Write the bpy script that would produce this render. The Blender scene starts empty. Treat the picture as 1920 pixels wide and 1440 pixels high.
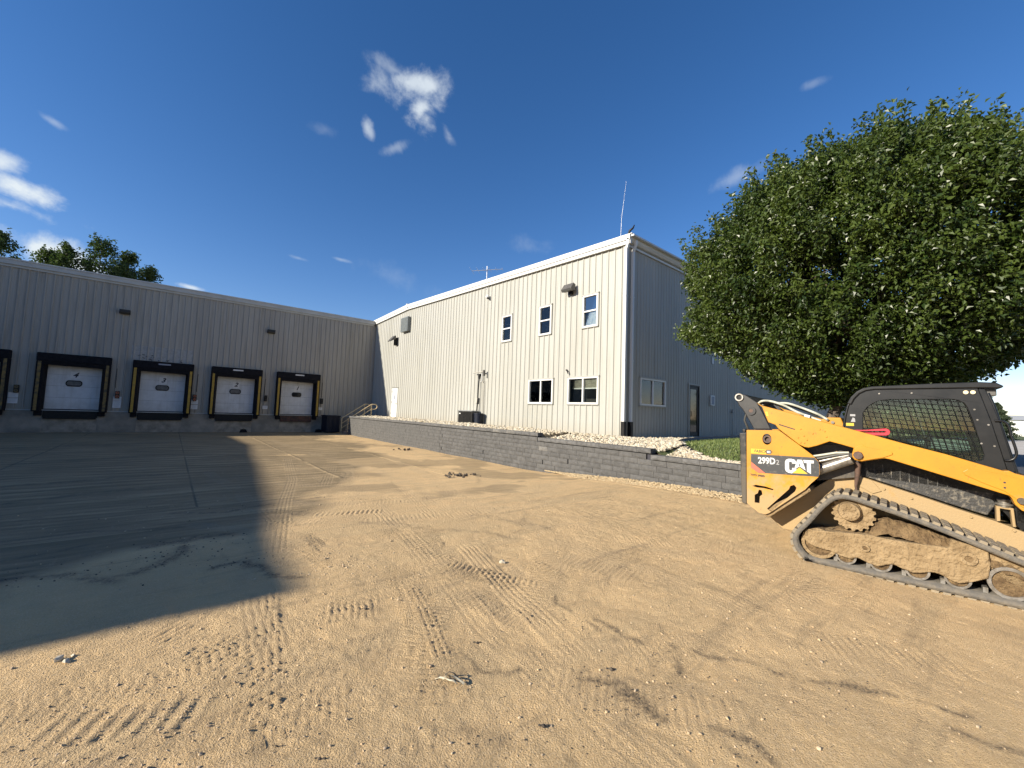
import bpy, bmesh, math, random
import numpy as np
from mathutils import Matrix, Vector
random.seed(7); RNG = np.random.default_rng(11)
SC = bpy.context.scene
COL = SC.collection
R_ = math.radians

# ------------------------------------------------------------------ camera
cam_d = bpy.data.cameras.new('camera'); cam = bpy.data.objects.new('camera', cam_d); COL.objects.link(cam)
right = Vector((0.7674371, -0.6400939, 0.03633325)); down = Vector((0.07225869, 0.03004587, -0.99693326)); fwd = Vector((0.63703923, 0.76770896, 0.06931066))
m = Matrix((right, -down, -fwd)).transposed().to_4x4(); m.translation = Vector((0, 0, 1.93))
cam.matrix_world = m
cam_d.sensor_width = 36; cam_d.lens = 767 / 1920 * 36; cam_d.clip_start = 0.05; cam_d.clip_end = 3000
SC.camera = cam
# ------------------------------------------------------------------ light
SUN_TRAVEL = Vector((2.3, -0.43, -1.0)).normalized()
SUN_EL = math.asin(-SUN_TRAVEL.z)
SUN_AZ = math.atan2(-SUN_TRAVEL.x, -SUN_TRAVEL.y)      # clockwise from +Y
w = bpy.data.worlds.new('World'); SC.world = w; w.use_nodes = True
SKY_STRENGTH = 0.088
SUN_STRENGTH = 5.0
sd = bpy.data.lights.new('sun', 'SUN'); sd.energy = SUN_STRENGTH; sd.angle = R_(0.55); sd.color = (1.0, 0.91, 0.76)
so = bpy.data.objects.new('sun', sd); COL.objects.link(so)
so.rotation_euler = SUN_TRAVEL.to_track_quat('-Z', 'Y').to_euler(); so.location = (-30, 8, 20)
SC.view_settings.view_transform = 'Standard'; SC.view_settings.look = 'None'
SC.view_settings.exposure = 0.85; SC.view_settings.gamma = 1.0; SC.view_settings.use_curve_mapping = False


def N(nt, t, **kw):
    n = nt.nodes.new(t)
    for k, v in kw.items():
        if hasattr(n, k): setattr(n, k, v)
        else: n.inputs[k.replace('_', ' ')].default_value = v
    return n


def world():
    nt = w.node_tree; nt.nodes.clear(); L = nt.links.new
    out = N(nt, 'ShaderNodeOutputWorld'); bg = N(nt, 'ShaderNodeBackground'); L(bg.outputs[0], out.inputs[0])
    sky = N(nt, 'ShaderNodeTexSky'); sky.sky_type = 'NISHITA'; sky.sun_disc = False
    sky.sun_elevation = SUN_EL; sky.sun_rotation = SUN_AZ
    sky.altitude = 300; sky.air_density = 1.0; sky.dust_density = 0.12; sky.ozone_density = 2.6
    geo = N(nt, 'ShaderNodeTexCoord')
    dirv = geo.outputs['Generated']
    nz = N(nt, 'ShaderNodeTexNoise'); nz.inputs['Scale'].default_value = 9.0; nz.inputs['Detail'].default_value = 7; nz.inputs['Roughness'].default_value = .62
    nz.inputs['Distortion'].default_value = .5
    L(dirv, nz.inputs['Vector'])
    nz2 = N(nt, 'ShaderNodeTexNoise'); nz2.inputs['Scale'].default_value = 26; nz2.inputs['Detail'].default_value = 6; nz2.inputs['Roughness'].default_value = .6
    L(dirv, nz2.inputs['Vector'])
    nm = N(nt, 'ShaderNodeMath', operation='MULTIPLY_ADD'); L(nz2.outputs[0], nm.inputs[0]); nm.inputs[1].default_value = .55
    L(nz.outputs[0], nm.inputs[2])        # ~0.78 mean
    # clouds: direction, half width, half height (radians), tilt, strength
    f = 767.
    def dir_(px, py):
        return (right * (px - 960) + down * (py - 720) + fwd * f).normalized()
    blobs = [(810, 162, .050, .032, -.15, .85), (765, 155, .05, .026, .05, .8), (715, 150, .045, .026, -.2, .5), (740, 132, .05, .016, -.2, .35), (790, 205, .022, .03, -.3, .85), (800, 225, .028, .022, -.9, .7), (840, 250, .025, .012, -.8, .42),
             (690, 243, .018, .010, -1.1, .6), (740, 278, .03, .010, .5, .3), (30, 350, .06, .022, -.2, 1.1), (5, 305, .03, .018, -.3, .9),
             (20, 385, .045, .012, -.1, .9), (75, 468, .085, .024, -.25, 1.1), (360, 539, .025, .005, -.1, .9), (1385, 330, .06, .015, .25, .30),
             (100, 228, .016, .006, -.3, .3), (985, 460, .05, .02, -.1, .12), (1525, 157, .018, .007, 0, .18), (640, 487, .018, .004, -.1, .3), (560, 484, .018, .004, -.1, .25),
             (740, 520, .08, .03, -.3, .10), (610, 243, .02, .012, 0, .12)]
    acc = None
    def addm(sock):
        nonlocal acc
        if acc is None: acc = sock; return
        mx = N(nt, 'ShaderNodeMath', operation='MAXIMUM'); L(acc, mx.inputs[0]); L(sock, mx.inputs[1]); acc = mx.outputs[0]
    for px, py, ra, rb, tilt, s in blobs:
        c = dir_(px, py); t1 = Vector((0, 0, 1)).cross(c).normalized() * -1; t2 = c.cross(t1).normalized()
        a1 = t1 * math.cos(tilt) - t2 * math.sin(tilt); a2 = t1 * math.sin(tilt) + t2 * math.cos(tilt)
        sub = N(nt, 'ShaderNodeVectorMath', operation='SUBTRACT'); L(dirv, sub.inputs[0]); sub.inputs[1].default_value = c
        d1 = N(nt, 'ShaderNodeVectorMath', operation='DOT_PRODUCT'); L(sub.outputs[0], d1.inputs[0]); d1.inputs[1].default_value = a1 / ra
        d2 = N(nt, 'ShaderNodeVectorMath', operation='DOT_PRODUCT'); L(sub.outputs[0], d2.inputs[0]); d2.inputs[1].default_value = a2 / rb
        d3 = N(nt, 'ShaderNodeVectorMath', operation='DOT_PRODUCT'); L(sub.outputs[0], d3.inputs[0]); d3.inputs[1].default_value = c / .3
        cb = N(nt, 'ShaderNodeCombineXYZ'); L(d1.outputs['Value'], cb.inputs[0]); L(d2.outputs['Value'], cb.inputs[1]); L(d3.outputs['Value'], cb.inputs[2])
        ln = N(nt, 'ShaderNodeVectorMath', operation='LENGTH'); L(cb.outputs[0], ln.inputs[0])
        fall = N(nt, 'ShaderNodeMath', operation='SUBTRACT'); fall.inputs[0].default_value = 1.2; L(ln.outputs['Value'], fall.inputs[1])
        ad = N(nt, 'ShaderNodeMath', operation='ADD'); L(fall.outputs[0], ad.inputs[0])
        sc_ = N(nt, 'ShaderNodeMath', operation='MULTIPLY_ADD'); L(nm.outputs[0], sc_.inputs[0]); sc_.inputs[1].default_value = 3.2; sc_.inputs[2].default_value = -2.55
        L(sc_.outputs[0], ad.inputs[1])
        mr = N(nt, 'ShaderNodeMapRange'); mr.interpolation_type = 'SMOOTHSTEP'; L(ad.outputs[0], mr.inputs[0])
        mr.inputs[1].default_value = -.1; mr.inputs[2].default_value = 1.35; mr.inputs[3].default_value = 0; mr.inputs[4].default_value = s
        addm(mr.outputs[0])
    # the same kind of sparse cloud goes on round the rest of the sky
    n3 = N(nt, 'ShaderNodeTexNoise'); n3.inputs['Scale'].default_value = 2.6; n3.inputs['Detail'].default_value = 8; n3.inputs['Roughness'].default_value = .55
    mp = N(nt, 'ShaderNodeMapping'); mp.inputs['Scale'].default_value = (1, 1, 2.2); mp.inputs['Location'].default_value = (3.1, 1.7, .4); L(dirv, mp.inputs[0]); L(mp.outputs[0], n3.inputs['Vector'])
    mr = N(nt, 'ShaderNodeMapRange'); mr.interpolation_type = 'SMOOTHSTEP'; L(n3.outputs[0], mr.inputs[0]); mr.inputs[1].default_value = .6; mr.inputs[2].default_value = .78; mr.inputs[4].default_value = .8
    dp = N(nt, 'ShaderNodeVectorMath', operation='DOT_PRODUCT'); L(dirv, dp.inputs[0]); dp.inputs[1].default_value = fwd
    mr2 = N(nt, 'ShaderNodeMapRange'); L(dp.outputs['Value'], mr2.inputs[0]); mr2.inputs[1].default_value = .1; mr2.inputs[2].default_value = .45; mr2.inputs[3].default_value = 1; mr2.inputs[4].default_value = 0
    mu = N(nt, 'ShaderNodeMath', operation='MULTIPLY'); L(mr.outputs[0], mu.inputs[0]); L(mr2.outputs[0], mu.inputs[1]); addm(mu.outputs[0])
    mix = N(nt, 'ShaderNodeMixRGB'); L(acc, mix.inputs[0]); 
    hs = N(nt, 'ShaderNodeHueSaturation'); hs.inputs['Saturation'].default_value = 1.27; L(sky.outputs[0], hs.inputs['Color'])
    tn = N(nt, 'ShaderNodeMixRGB', blend_type='MULTIPLY'); tn.inputs[0].default_value = 1; tn.inputs[2].default_value = (1.05, .90, 1.0, 1); L(hs.outputs[0], tn.inputs[1]); L(tn.outputs[0], mix.inputs[1]); mix.inputs[2].default_value = (5.0, 5.5, 5.9, 1)
    L(mix.outputs[0], bg.inputs[0]); bg.inputs[1].default_value = SKY_STRENGTH
world()

# ------------------------------------------------------------------ materials
MATS = {}
def mat(name, col, rough=.6, col2=None, scale=4., detail=6., lo=.4, hi=.6, bump=0., bscale=60., metal=0., spec=.5, coord='Position',
        stretch=(1, 1, 1), rnd=0., dirt=None, rough2=None, streak=0, scuff=None):
    """dirt = (colour, z_lo, z_hi, amount, noise scale): dust that thins out with height above the yard"""
    mt = bpy.data.materials.new(name); mt.use_nodes = True; nt = mt.node_tree; L = nt.links.new
    b = nt.nodes['Principled BSDF']; b.inputs['Roughness'].default_value = rough; b.inputs['Metallic'].default_value = metal
    b.inputs['Specular IOR Level'].default_value = spec
    if coord == 'Position': src = N(nt, 'ShaderNodeNewGeometry').outputs['Position']
    else: src = N(nt, 'ShaderNodeTexCoord').outputs['Object']
    mp = N(nt, 'ShaderNodeMapping'); mp.inputs['Scale'].default_value = stretch; L(src, mp.inputs[0])
    cs = None
    if col2 is not None:
        nz = N(nt, 'ShaderNodeTexNoise'); nz.inputs['Scale'].default_value = scale; nz.inputs['Detail'].default_value = detail; nz.inputs['Roughness'].default_value = .6
        L(mp.outputs[0], nz.inputs['Vector'])
        mr = N(nt, 'ShaderNodeMapRange'); L(nz.outputs[0], mr.inputs[0]); mr.inputs[1].default_value = lo; mr.inputs[2].default_value = hi
        mx = N(nt, 'ShaderNodeMixRGB'); L(mr.outputs[0], mx.inputs[0]); mx.inputs[1].default_value = (*col, 1); mx.inputs[2].default_value = (*col2, 1)
        cs = mx.outputs[0]
    else:
        rgb = N(nt, 'ShaderNodeRGB'); rgb.outputs[0].default_value = (*col, 1); cs = rgb.outputs[0]
    if rnd:
        oi = N(nt, 'ShaderNodeObjectInfo'); mr = N(nt, 'ShaderNodeMapRange'); L(oi.outputs['Random'], mr.inputs[0]); mr.inputs[3].default_value = 1 - rnd; mr.inputs[4].default_value = 1 + rnd
        mm = N(nt, 'ShaderNodeVectorMath', operation='SCALE'); L(cs, mm.inputs[0]); L(mr.outputs[0], mm.inputs['Scale']); cs = mm.outputs[0]
    if dirt:
        dc, z0, z1, amt, ds = dirt
        g = N(nt, 'ShaderNodeNewGeometry'); sp = N(nt, 'ShaderNodeSeparateXYZ'); L(g.outputs['Position'], sp.inputs[0])
        hz = N(nt, 'ShaderNodeMapRange'); L(sp.outputs[2], hz.inputs[0]); hz.inputs[1].default_value = z0; hz.inputs[2].default_value = z1; hz.inputs[3].default_value = 1; hz.inputs[4].default_value = 0
        n2 = N(nt, 'ShaderNodeTexNoise'); n2.inputs['Scale'].default_value = ds; n2.inputs['Detail'].default_value = 9; n2.inputs['Roughness'].default_value = .68; L(g.outputs['Position'], n2.inputs['Vector'])
        ad = N(nt, 'ShaderNodeMath', operation='MULTIPLY_ADD'); L(hz.outputs[0], ad.inputs[0]); ad.inputs[1].default_value = 1.0; 
        s2 = N(nt, 'ShaderNodeMath', operation='MULTIPLY_ADD'); L(n2.outputs[0], s2.inputs[0]); s2.inputs[1].default_value = 1.7; s2.inputs[2].default_value = -1.05; L(s2.outputs[0], ad.inputs[2])
        m3 = N(nt, 'ShaderNodeMapRange'); L(ad.outputs[0], m3.inputs[0]); m3.inputs[1].default_value = .12; m3.inputs[2].default_value = .5; m3.inputs[4].default_value = amt
        mx = N(nt, 'ShaderNodeMixRGB'); L(m3.outputs[0], mx.inputs[0]); L(cs, mx.inputs[1]); mx.inputs[2].default_value = (*dc, 1); cs = mx.outputs[0]
        r3 = N(nt, 'ShaderNodeMapRange'); L(m3.outputs[0], r3.inputs[0]); r3.inputs[3].default_value = rough; r3.inputs[4].default_value = .9; L(r3.outputs[0], b.inputs['Roughness'])
    L(cs, b.inputs['Base Color'])
    if bump:
        nb = N(nt, 'ShaderNodeTexNoise'); nb.inputs['Scale'].default_value = bscale; nb.inputs['Detail'].default_value = 5; L(mp.outputs[0], nb.inputs['Vector'])
        bp = N(nt, 'ShaderNodeBump'); bp.inputs['Strength'].default_value = bump; bp.inputs['Distance'].default_value = .05 if 'mud' in name else .02; L(nb.outputs[0], bp.inputs['Height']); L(bp.outputs[0], b.inputs['Normal'])
    if streak:
        g = N(nt, 'ShaderNodeNewGeometry'); m5 = N(nt, 'ShaderNodeMapping'); m5.inputs['Scale'].default_value = (7, 7, .35); L(g.outputs['Position'], m5.inputs[0])
        n5 = N(nt, 'ShaderNodeTexNoise'); n5.inputs['Scale'].default_value = 1.0; n5.inputs['Detail'].default_value = 6; n5.inputs['Roughness'].default_value = .65; L(m5.outputs[0], n5.inputs['Vector'])
        r5 = N(nt, 'ShaderNodeMapRange'); L(n5.outputs[0], r5.inputs[0]); r5.inputs[1].default_value = .48; r5.inputs[2].default_value = .72; r5.inputs[4].default_value = streak
        x5 = N(nt, 'ShaderNodeMixRGB', blend_type='MULTIPLY'); L(r5.outputs[0], x5.inputs[0]); L(cs, x5.inputs[1]); x5.inputs[2].default_value = (.62, .58, .5, 1)
        sp5 = N(nt, 'ShaderNodeSeparateXYZ'); L(g.outputs['Position'], sp5.inputs[0]); h5 = N(nt, 'ShaderNodeMapRange'); L(sp5.outputs[2], h5.inputs[0]); h5.inputs[1].default_value = 1.15; h5.inputs[2].default_value = 1.75; h5.inputs[3].default_value = .5; h5.inputs[4].default_value = 0
        n6 = N(nt, 'ShaderNodeTexNoise'); n6.inputs['Scale'].default_value = 5; n6.inputs['Detail'].default_value = 8; L(g.outputs['Position'], n6.inputs['Vector']); q5 = N(nt, 'ShaderNodeMath', operation='MULTIPLY'); L(h5.outputs[0], q5.inputs[0]); L(n6.outputs[0], q5.inputs[1])
        y5 = N(nt, 'ShaderNodeMixRGB'); L(q5.outputs[0], y5.inputs[0]); L(x5.outputs[0], y5.inputs[1]); y5.inputs[2].default_value = (.30, .23, .14, 1); L(y5.outputs[0], b.inputs['Base Color'])
    if scuff:
        base = b.inputs['Base Color'].links[0].from_socket
        g = N(nt, 'ShaderNodeNewGeometry'); m5 = N(nt, 'ShaderNodeMapping'); m5.inputs['Rotation'].default_value = (.5, .3, .9); m5.inputs['Scale'].default_value = (6, 26, 14); L(g.outputs['Position'], m5.inputs[0])
        n5 = N(nt, 'ShaderNodeTexNoise'); n5.inputs['Scale'].default_value = 1.0; n5.inputs['Detail'].default_value = 10; n5.inputs['Roughness'].default_value = .75; L(m5.outputs[0], n5.inputs['Vector'])
        r5 = N(nt, 'ShaderNodeMapRange'); L(n5.outputs[0], r5.inputs[0]); r5.inputs[1].default_value = .60; r5.inputs[2].default_value = .66; r5.inputs[4].default_value = .75
        x5 = N(nt, 'ShaderNodeMixRGB'); L(r5.outputs[0], x5.inputs[0]); L(base, x5.inputs[1]); x5.inputs[2].default_value = (*scuff, 1); L(x5.outputs[0], b.inputs['Base Color'])
    MATS[name] = mt
    return mt

DUST = (.50, .36, .20)
M = {}
M['siding'] = mat('cream_siding', (.36, .358, .328), .5, (.335, .332, .298), .8, lo=.35, hi=.7, stretch=(1, 1, .25), spec=.35, rnd=.022, streak=.35)
M['siding_dock'] = mat('shade_toned_dock_siding', (.35, .332, .295), .55, (.305, .288, .255), .7, lo=.35, hi=.7, stretch=(1, 1, .2), spec=.3, rnd=.03, streak=.6)  # separate copy of the wall paint, tone set for the shaded dock wall
M['siding_side'] = mat('shade_toned_side_siding', (.40, .385, .34), .5, (.37, .352, .31), .7, stretch=(1, 1, .2), spec=.3, rnd=.02, streak=.35)  # cream wall's paint again, base tone shifted to suit the shaded side
M['patch'] = mat('repainted_siding', (.32, .32, .31), .6, (.28, .28, .27), 5., lo=.45, hi=.55)
M['trim'] = mat('white_trim', (.62, .62, .60), .4, (.58, .58, .56), 2.)
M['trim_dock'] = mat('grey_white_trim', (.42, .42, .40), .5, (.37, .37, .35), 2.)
M['white'] = mat('white_paint', (.62, .62, .60), .4)
M['vinyl'] = mat('white_vinyl', (.62, .62, .61), .35)
M['roof'] = mat('roof_metal', (.55, .56, .55), .5)
M['doorw'] = mat('white_door_steel', (.56, .57, .58), .45, (.45, .46, .47), 2.5, lo=.4, hi=.75, streak=.4)
M['rubber'] = mat('black_rubber', (.008, .008, .010), .85, (.013, .013, .016), 8, bump=.2, spec=.15, scuff=(.03, .03, .03))
M['black'] = mat('black_paint', (.007, .007, .008), .5, spec=.3)
M['black_plastic'] = mat('black_plastic', (.006, .006, .007), .55, (.012, .011, .010), 10, spec=.25)
M['yellow_strip'] = mat('yellow_vinyl_strip', (.36, .22, .02), .6, (.22, .14, .03), 6, lo=.45, hi=.7)
M['yellow_dull'] = mat('worn_yellow_vinyl_strip', (.20, .13, .035), .7, (.06, .05, .03), 5, lo=.42, hi=.6)
M['concrete'] = mat('dock_concrete', (.27, .242, .20), .85, (.16, .145, .12), 1.6, lo=.35, hi=.65, bump=.3, bscale=30)
M['concrete2'] = mat('patched_concrete', (.32, .28, .225), .85, (.18, .155, .12), 3., lo=.35, hi=.65, bump=.3, bscale=30)
M['walk'] = mat('walk_concrete', (.50, .45, .38), .85, (.44, .40, .34), 3.)
M['drive'] = mat('drive_concrete', (.52, .48, .42), .85, (.40, .37, .32), .6, lo=.4, hi=.7)
M['asphalt'] = mat('asphalt', (.045, .045, .05), .8, (.07, .07, .07), 3.)
M['block'] = mat('charcoal_block', (.105, .103, .10), .9, (.066, .065, .063), 9., lo=.3, hi=.7, bump=.9, bscale=45, rnd=.12, scuff=(.20, .19, .175))
M['block_pale'] = mat('pale_block', (.19, .18, .165), .9, (.10, .10, .095), 9., lo=.3, hi=.7, bump=.9, bscale=45, rnd=.1)
M['cap'] = mat('charcoal_cap', (.115, .113, .11), .9, (.08, .079, .077), 9., bump=.6, bscale=50, rnd=.12)
M['edging'] = mat('black_edging', (.02, .02, .022), .6)
M['metal'] = mat('galvanised', (.45, .46, .47), .4, (.35, .36, .37), 6, metal=.7)
M['bronze'] = mat('bronze_fixture', (.008, .008, .008), .5, (.014, .013, .012), 6)
M['greyfix'] = mat('grey_fixture', (.10, .095, .085), .4, (.075, .07, .065), 6)
M['louvre'] = mat('louvre_grey', (.15, .17, .175), .45, (.13, .145, .15), 5)
M['lens'] = mat('lamp_lens', (.06, .06, .055), .3)
M['rail'] = mat('tan_rail_paint', (.66, .52, .30), .5, (.52, .40, .22), 8)
M['stair'] = mat('stair_concrete', (.46, .30, .19), .9, (.26, .15, .09), 3)
M['bluebin'] = mat('navy_steel', (.006, .009, .020), .55, (.010, .013, .024), 3, spec=.3)
M['paper'] = mat('sign_paper', (.6, .6, .6), .5)
M['ink'] = mat('ink', (.02, .02, .03), .6)
M['greyink'] = mat('grey_ink', (.25, .27, .32), .6)
M['signal'] = mat('signal_housing', (.10, .07, .02), .5)
M['sigorange'] = mat('signal_frame_red', (.28, .08, .03), .5)
M['doorpane'] = mat('scratched_door_pane', (.10, .10, .10), .4, (.06, .06, .06), 9)
M['rustplate'] = mat('rusty_leveler_plate', (.09, .04, .025), .8, (.03, .02, .018), 5)
M['room'] = mat('room_dark', (.035, .033, .03), .9)
M['roomgrey'] = mat('room_blind', (.30, .28, .22), .8, (.22, .2, .15), 6)
M['curtain'] = mat('window_film', (.45, .46, .46), .7, (.25, .27, .28), 6., lo=.4, hi=.62, stretch=(1, 3, 1))
M['bark'] = mat('bark', (.13, .10, .075), .9, (.07, .055, .045), 12, bump=.8, bscale=25, stretch=(1, 1, .3))
M['bronzeglass'] = mat('door_glass_dark', (.02, .022, .024), .05, spec=.35)
# loader
M['yellow'] = mat('machine_yellow', (.47, .215, .012), .42, (.43, .19, .012), 3, dirt=((.36, .25, .125), .72, 1.55, .92, 6.), spec=.4, scuff=(.16, .09, .03))
M['yellow_low'] = mat('dusty_machine_yellow', (.46, .21, .03), .55, (.36, .21, .06), 3, dirt=((.34, .245, .13), 1.0, 1.9, .96, 5.), bump=.25, bscale=60, spec=.3)
M['mblack'] = mat('machine_black', (.011, .011, .012), .4, (.022, .021, .02), 9, dirt=((.16, .13, .09), 1.0, 1.9, .45, 16.), spec=.45)
M['mcover'] = mat('scuffed_black_cover', (.03, .029, .027), .55, (.19, .165, .125), 26, detail=10, lo=.52, hi=.72, stretch=(1, 1, 1), bump=.2)
M['mframe'] = mat('cab_black', (.007, .0075, .008), .32, (.013, .013, .013), 6, spec=.4)
M['mud'] = mat('dried_mud', (.31, .22, .118), .95, (.205, .14, .07), 7, lo=.35, hi=.65, bump=1.0, bscale=22)
M['mud_dark'] = mat('damp_mud', (.10, .062, .028), .95, (.19, .125, .06), 12, lo=.4, hi=.6, bump=1.0, bscale=28)
M['track'] = mat('dusty_track_rubber', (.10, .092, .08), .85, (.17, .145, .11), 14, lo=.4, hi=.7, bump=.4, bscale=60, rnd=.1)
M['lug'] = mat('dusty_tread_rubber', (.20, .17, .125), .9, (.27, .215, .14), 8, lo=.35, hi=.65, bump=.3, bscale=50, rnd=.1)
M['steel'] = mat('worn_steel', (.33, .31, .28), .35, (.2, .18, .15), 18, metal=.6)
M['rust'] = mat('rusty_pin', (.12, .07, .05), .7, (.07, .045, .035), 20)
M['hose'] = mat('hydraulic_hose', (.05, .05, .045), .45)
M['hose_pale'] = mat('pale_hose_sleeve', (.42, .42, .34), .5)  # paler sleeve colour used on some of the hoses
M['red'] = mat('red_brace', (.48, .02, .035), .4)
M['redd'] = mat('red_decal', (.62, .10, .06), .5)
M['decal'] = mat('black_decal', (.03, .032, .034), .45, (.09, .08, .07), 22, lo=.55, hi=.7)
M['dwhite'] = mat('white_decal', (.55, .55, .53), .5, (.36, .33, .28), 20, lo=.58, hi=.72)
M['dgrey'] = mat('grey_decal', (.28, .28, .28), .5)
M['dyellow'] = mat('yellow_decal', (.6, .38, .02), .5)
M['cream'] = mat('cream_lens', (.75, .62, .38), .35)
M['rag'] = mat('dirty_rag', (.60, .54, .40), .8, (.42, .36, .24), 30)
M['seat'] = mat('seat_vinyl', (.04, .04, .045), .6)

def glass(name, tint=(.9, .95, .95), refl=.12, rough=.02):
    mt = bpy.data.materials.new(name); mt.use_nodes = True; nt = mt.node_tree; L = nt.links.new; nt.nodes.clear()
    o = N(nt, 'ShaderNodeOutputMaterial'); mx = N(nt, 'ShaderNodeMixShader'); tr = N(nt, 'ShaderNodeBsdfTransparent'); gl = N(nt, 'ShaderNodeBsdfGlossy')
    tr.inputs[0].default_value = (*tint, 1); gl.inputs['Roughness'].default_value = rough
    fr = N(nt, 'ShaderNodeFresnel'); fr.inputs[0].default_value = 1.5
    ad = N(nt, 'ShaderNodeMath', operation='ADD'); ad.inputs[1].default_value = refl; L(fr.outputs[0], ad.inputs[0])
    L(ad.outputs[0], mx.inputs[0]); L(tr.outputs[0], mx.inputs[1]); L(gl.outputs[0], mx.inputs[2]); L(mx.outputs[0], o.inputs[0])
    M[name] = mt
glass('pane_glass', (.90, .93, .92), .03); glass('cab_glass', (.74, .84, .78), .02); glass('sky_glass', (.86, .89, .89), .03); glass('mirror_glass', (.7, .75, .75), .28)

# ------------------------------------------------------------------ mesh helpers
class MB:
    def __init__(s): s.v = []; s.f = []; s.sm = []
    def add(s, vs, fs, smooth=False):
        b = len(s.v); s.v += [tuple(v) for v in vs]; s.f += [tuple(i + b for i in f) for f in fs]; s.sm += [smooth] * len(fs); return s
    def box(s, a, b, rot=None):
        (x0, y0, z0), (x1, y1, z1) = a, b
        vs = [(x0, y0, z0), (x1, y0, z0), (x1, y1, z0), (x0, y1, z0), (x0, y0, z1), (x1, y0, z1), (x1, y1, z1), (x0, y1, z1)]
        if rot is not None:
            c = Vector(((x0 + x1) / 2, (y0 + y1) / 2, (z0 + z1) / 2)); vs = [tuple(c + rot @ (Vector(v) - c)) for v in vs]
        return s.add(vs, [(0, 3, 2, 1), (4, 5, 6, 7), (0, 1, 5, 4), (1, 2, 6, 5), (2, 3, 7, 6), (3, 0, 4, 7)])
    def prism(s, poly, o0, o1, ax='y'):
        """poly in (a,z) extruded along ax between o0 and o1"""
        n = len(poly); ar = sum(poly[i][0] * poly[(i + 1) % n][1] - poly[(i + 1) % n][0] * poly[i][1] for i in range(n))
        if ar < 0: poly = poly[::-1]
        P = (lambda a, z, o: (a, o, z)) if ax == 'y' else (lambda a, z, o: (o, a, z)) if ax == 'x' else (lambda a, z, o: (a, z, o))
        vs = [P(a, z, o0) for a, z in poly] + [P(a, z, o1) for a, z in poly]
        fs = [tuple(range(n)), tuple(range(2 * n - 1, n - 1, -1))] + [(i, n + i, n + (i + 1) % n, (i + 1) % n) for i in range(n)]
        return s.add(vs, fs)
    def tube(s, pts, r, n=8, cap=True):
        pts = [Vector(p) for p in pts]; rs = r if isinstance(r, (list, tuple)) else [r] * len(pts)
        vs = []; up = None
        for i, p in enumerate(pts):
            t = (pts[min(i + 1, len(pts) - 1)] - pts[max(i - 1, 0)]).normalized()
            if up is None: up = Vector((0, 0, 1)) if abs(t.z) < .9 else Vector((1, 0, 0))
            a = t.cross(up).normalized(); b = a.cross(t).normalized(); up = b
            for k in range(n):
                an = 2 * math.pi * k / n; vs.append(p + (a * math.cos(an) + b * math.sin(an)) * rs[i])
        fs = [(i * n + k, i * n + (k + 1) % n, (i + 1) * n + (k + 1) % n, (i + 1) * n + k) for i in range(len(pts) - 1) for k in range(n)]
        s.add(vs, fs, True)
        if cap: s.add(vs[:n], [tuple(range(n - 1, -1, -1))]); s.add(vs[-n:], [tuple(range(n))])
        return s
    def cyl(s, c, ax, r, h, n=24, r2=None):
        c = Vector(c); ax = Vector(ax).normalized(); return s.tube([c, c + ax * h], [r, r if r2 is None else r2], n)
    def ring(s, c, r0, r1, o0, o1, n=28):
        """annulus round the y axis at c=(x,z) between o0 and o1"""
        vs = []
        for k in range(n):
            a = 2 * math.pi * k / n; ca, sa = math.cos(a), math.sin(a)
            vs += [(c[0] + r1 * ca, o0, c[1] + r1 * sa), (c[0] + r1 * ca, o1, c[1] + r1 * sa), (c[0] + r0 * ca, o1, c[1] + r0 * sa), (c[0] + r0 * ca, o0, c[1] + r0 * sa)]
        fs = []
        for k in range(n):
            j = (k + 1) % n
            for q in range(4): fs.append((4 * k + q, 4 * k + (q + 1) % 4, 4 * j + (q + 1) % 4, 4 * j + q))
        return s.add(vs, fs, False)
    def mesh(s, name, mt):
        me = bpy.data.meshes.new(name); me.from_pydata(s.v, [], s.f); me.polygons.foreach_set('use_smooth', s.sm)
        me.materials.append(M[mt] if isinstance(mt, str) else mt); me.update(); return me

WM = {}
def put(name, me, parent=None, loc=(0, 0, 0), rot=(0, 0, 0), world_mesh=False, **props):
    o = bpy.data.objects.new(name, me); COL.objects.link(o)
    if parent is not None:
        o.parent = parent
        if world_mesh: me.transform(WM[parent.name].inverted())
    o.location = loc; o.rotation_euler = rot
    lm = Matrix.Translation(Vector(loc)) @ (o.rotation_euler.to_matrix().to_4x4())
    WM[o.name] = (WM[parent.name] if parent is not None else Matrix()) @ lm
    for k, v in props.items(): o[k] = v
    return o
def obj(name, mb, mt, parent=None, bevel=0, **props):
    """mb holds world coordinates (local ones under a parent with local=True)"""
    local = props.pop('local', False)
    o = put(name, mb.mesh(name, mt), parent, world_mesh=(parent is not None and not local), **props)
    if bevel:
        md = o.modifiers.new('bevel', 'BEVEL'); md.width = bevel; md.segments = 2; md.limit_method = 'ANGLE'; md.angle_limit = R_(35)
    return o
def thing(name, label, cat, loc=(0, 0, 0), rz=0, group=None):
    o = put(name, None, None, loc, (0, 0, rz)); o['label'] = label; o['category'] = cat
    if group: o['group'] = group
    return o
def tag(o, label, cat, group=None):
    o['label'] = label; o['category'] = cat
    if group: o['group'] = group
    return o
def struct(name, mb, mt, kind='structure'):
    return obj(name, mb, mt, kind=kind)
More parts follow.
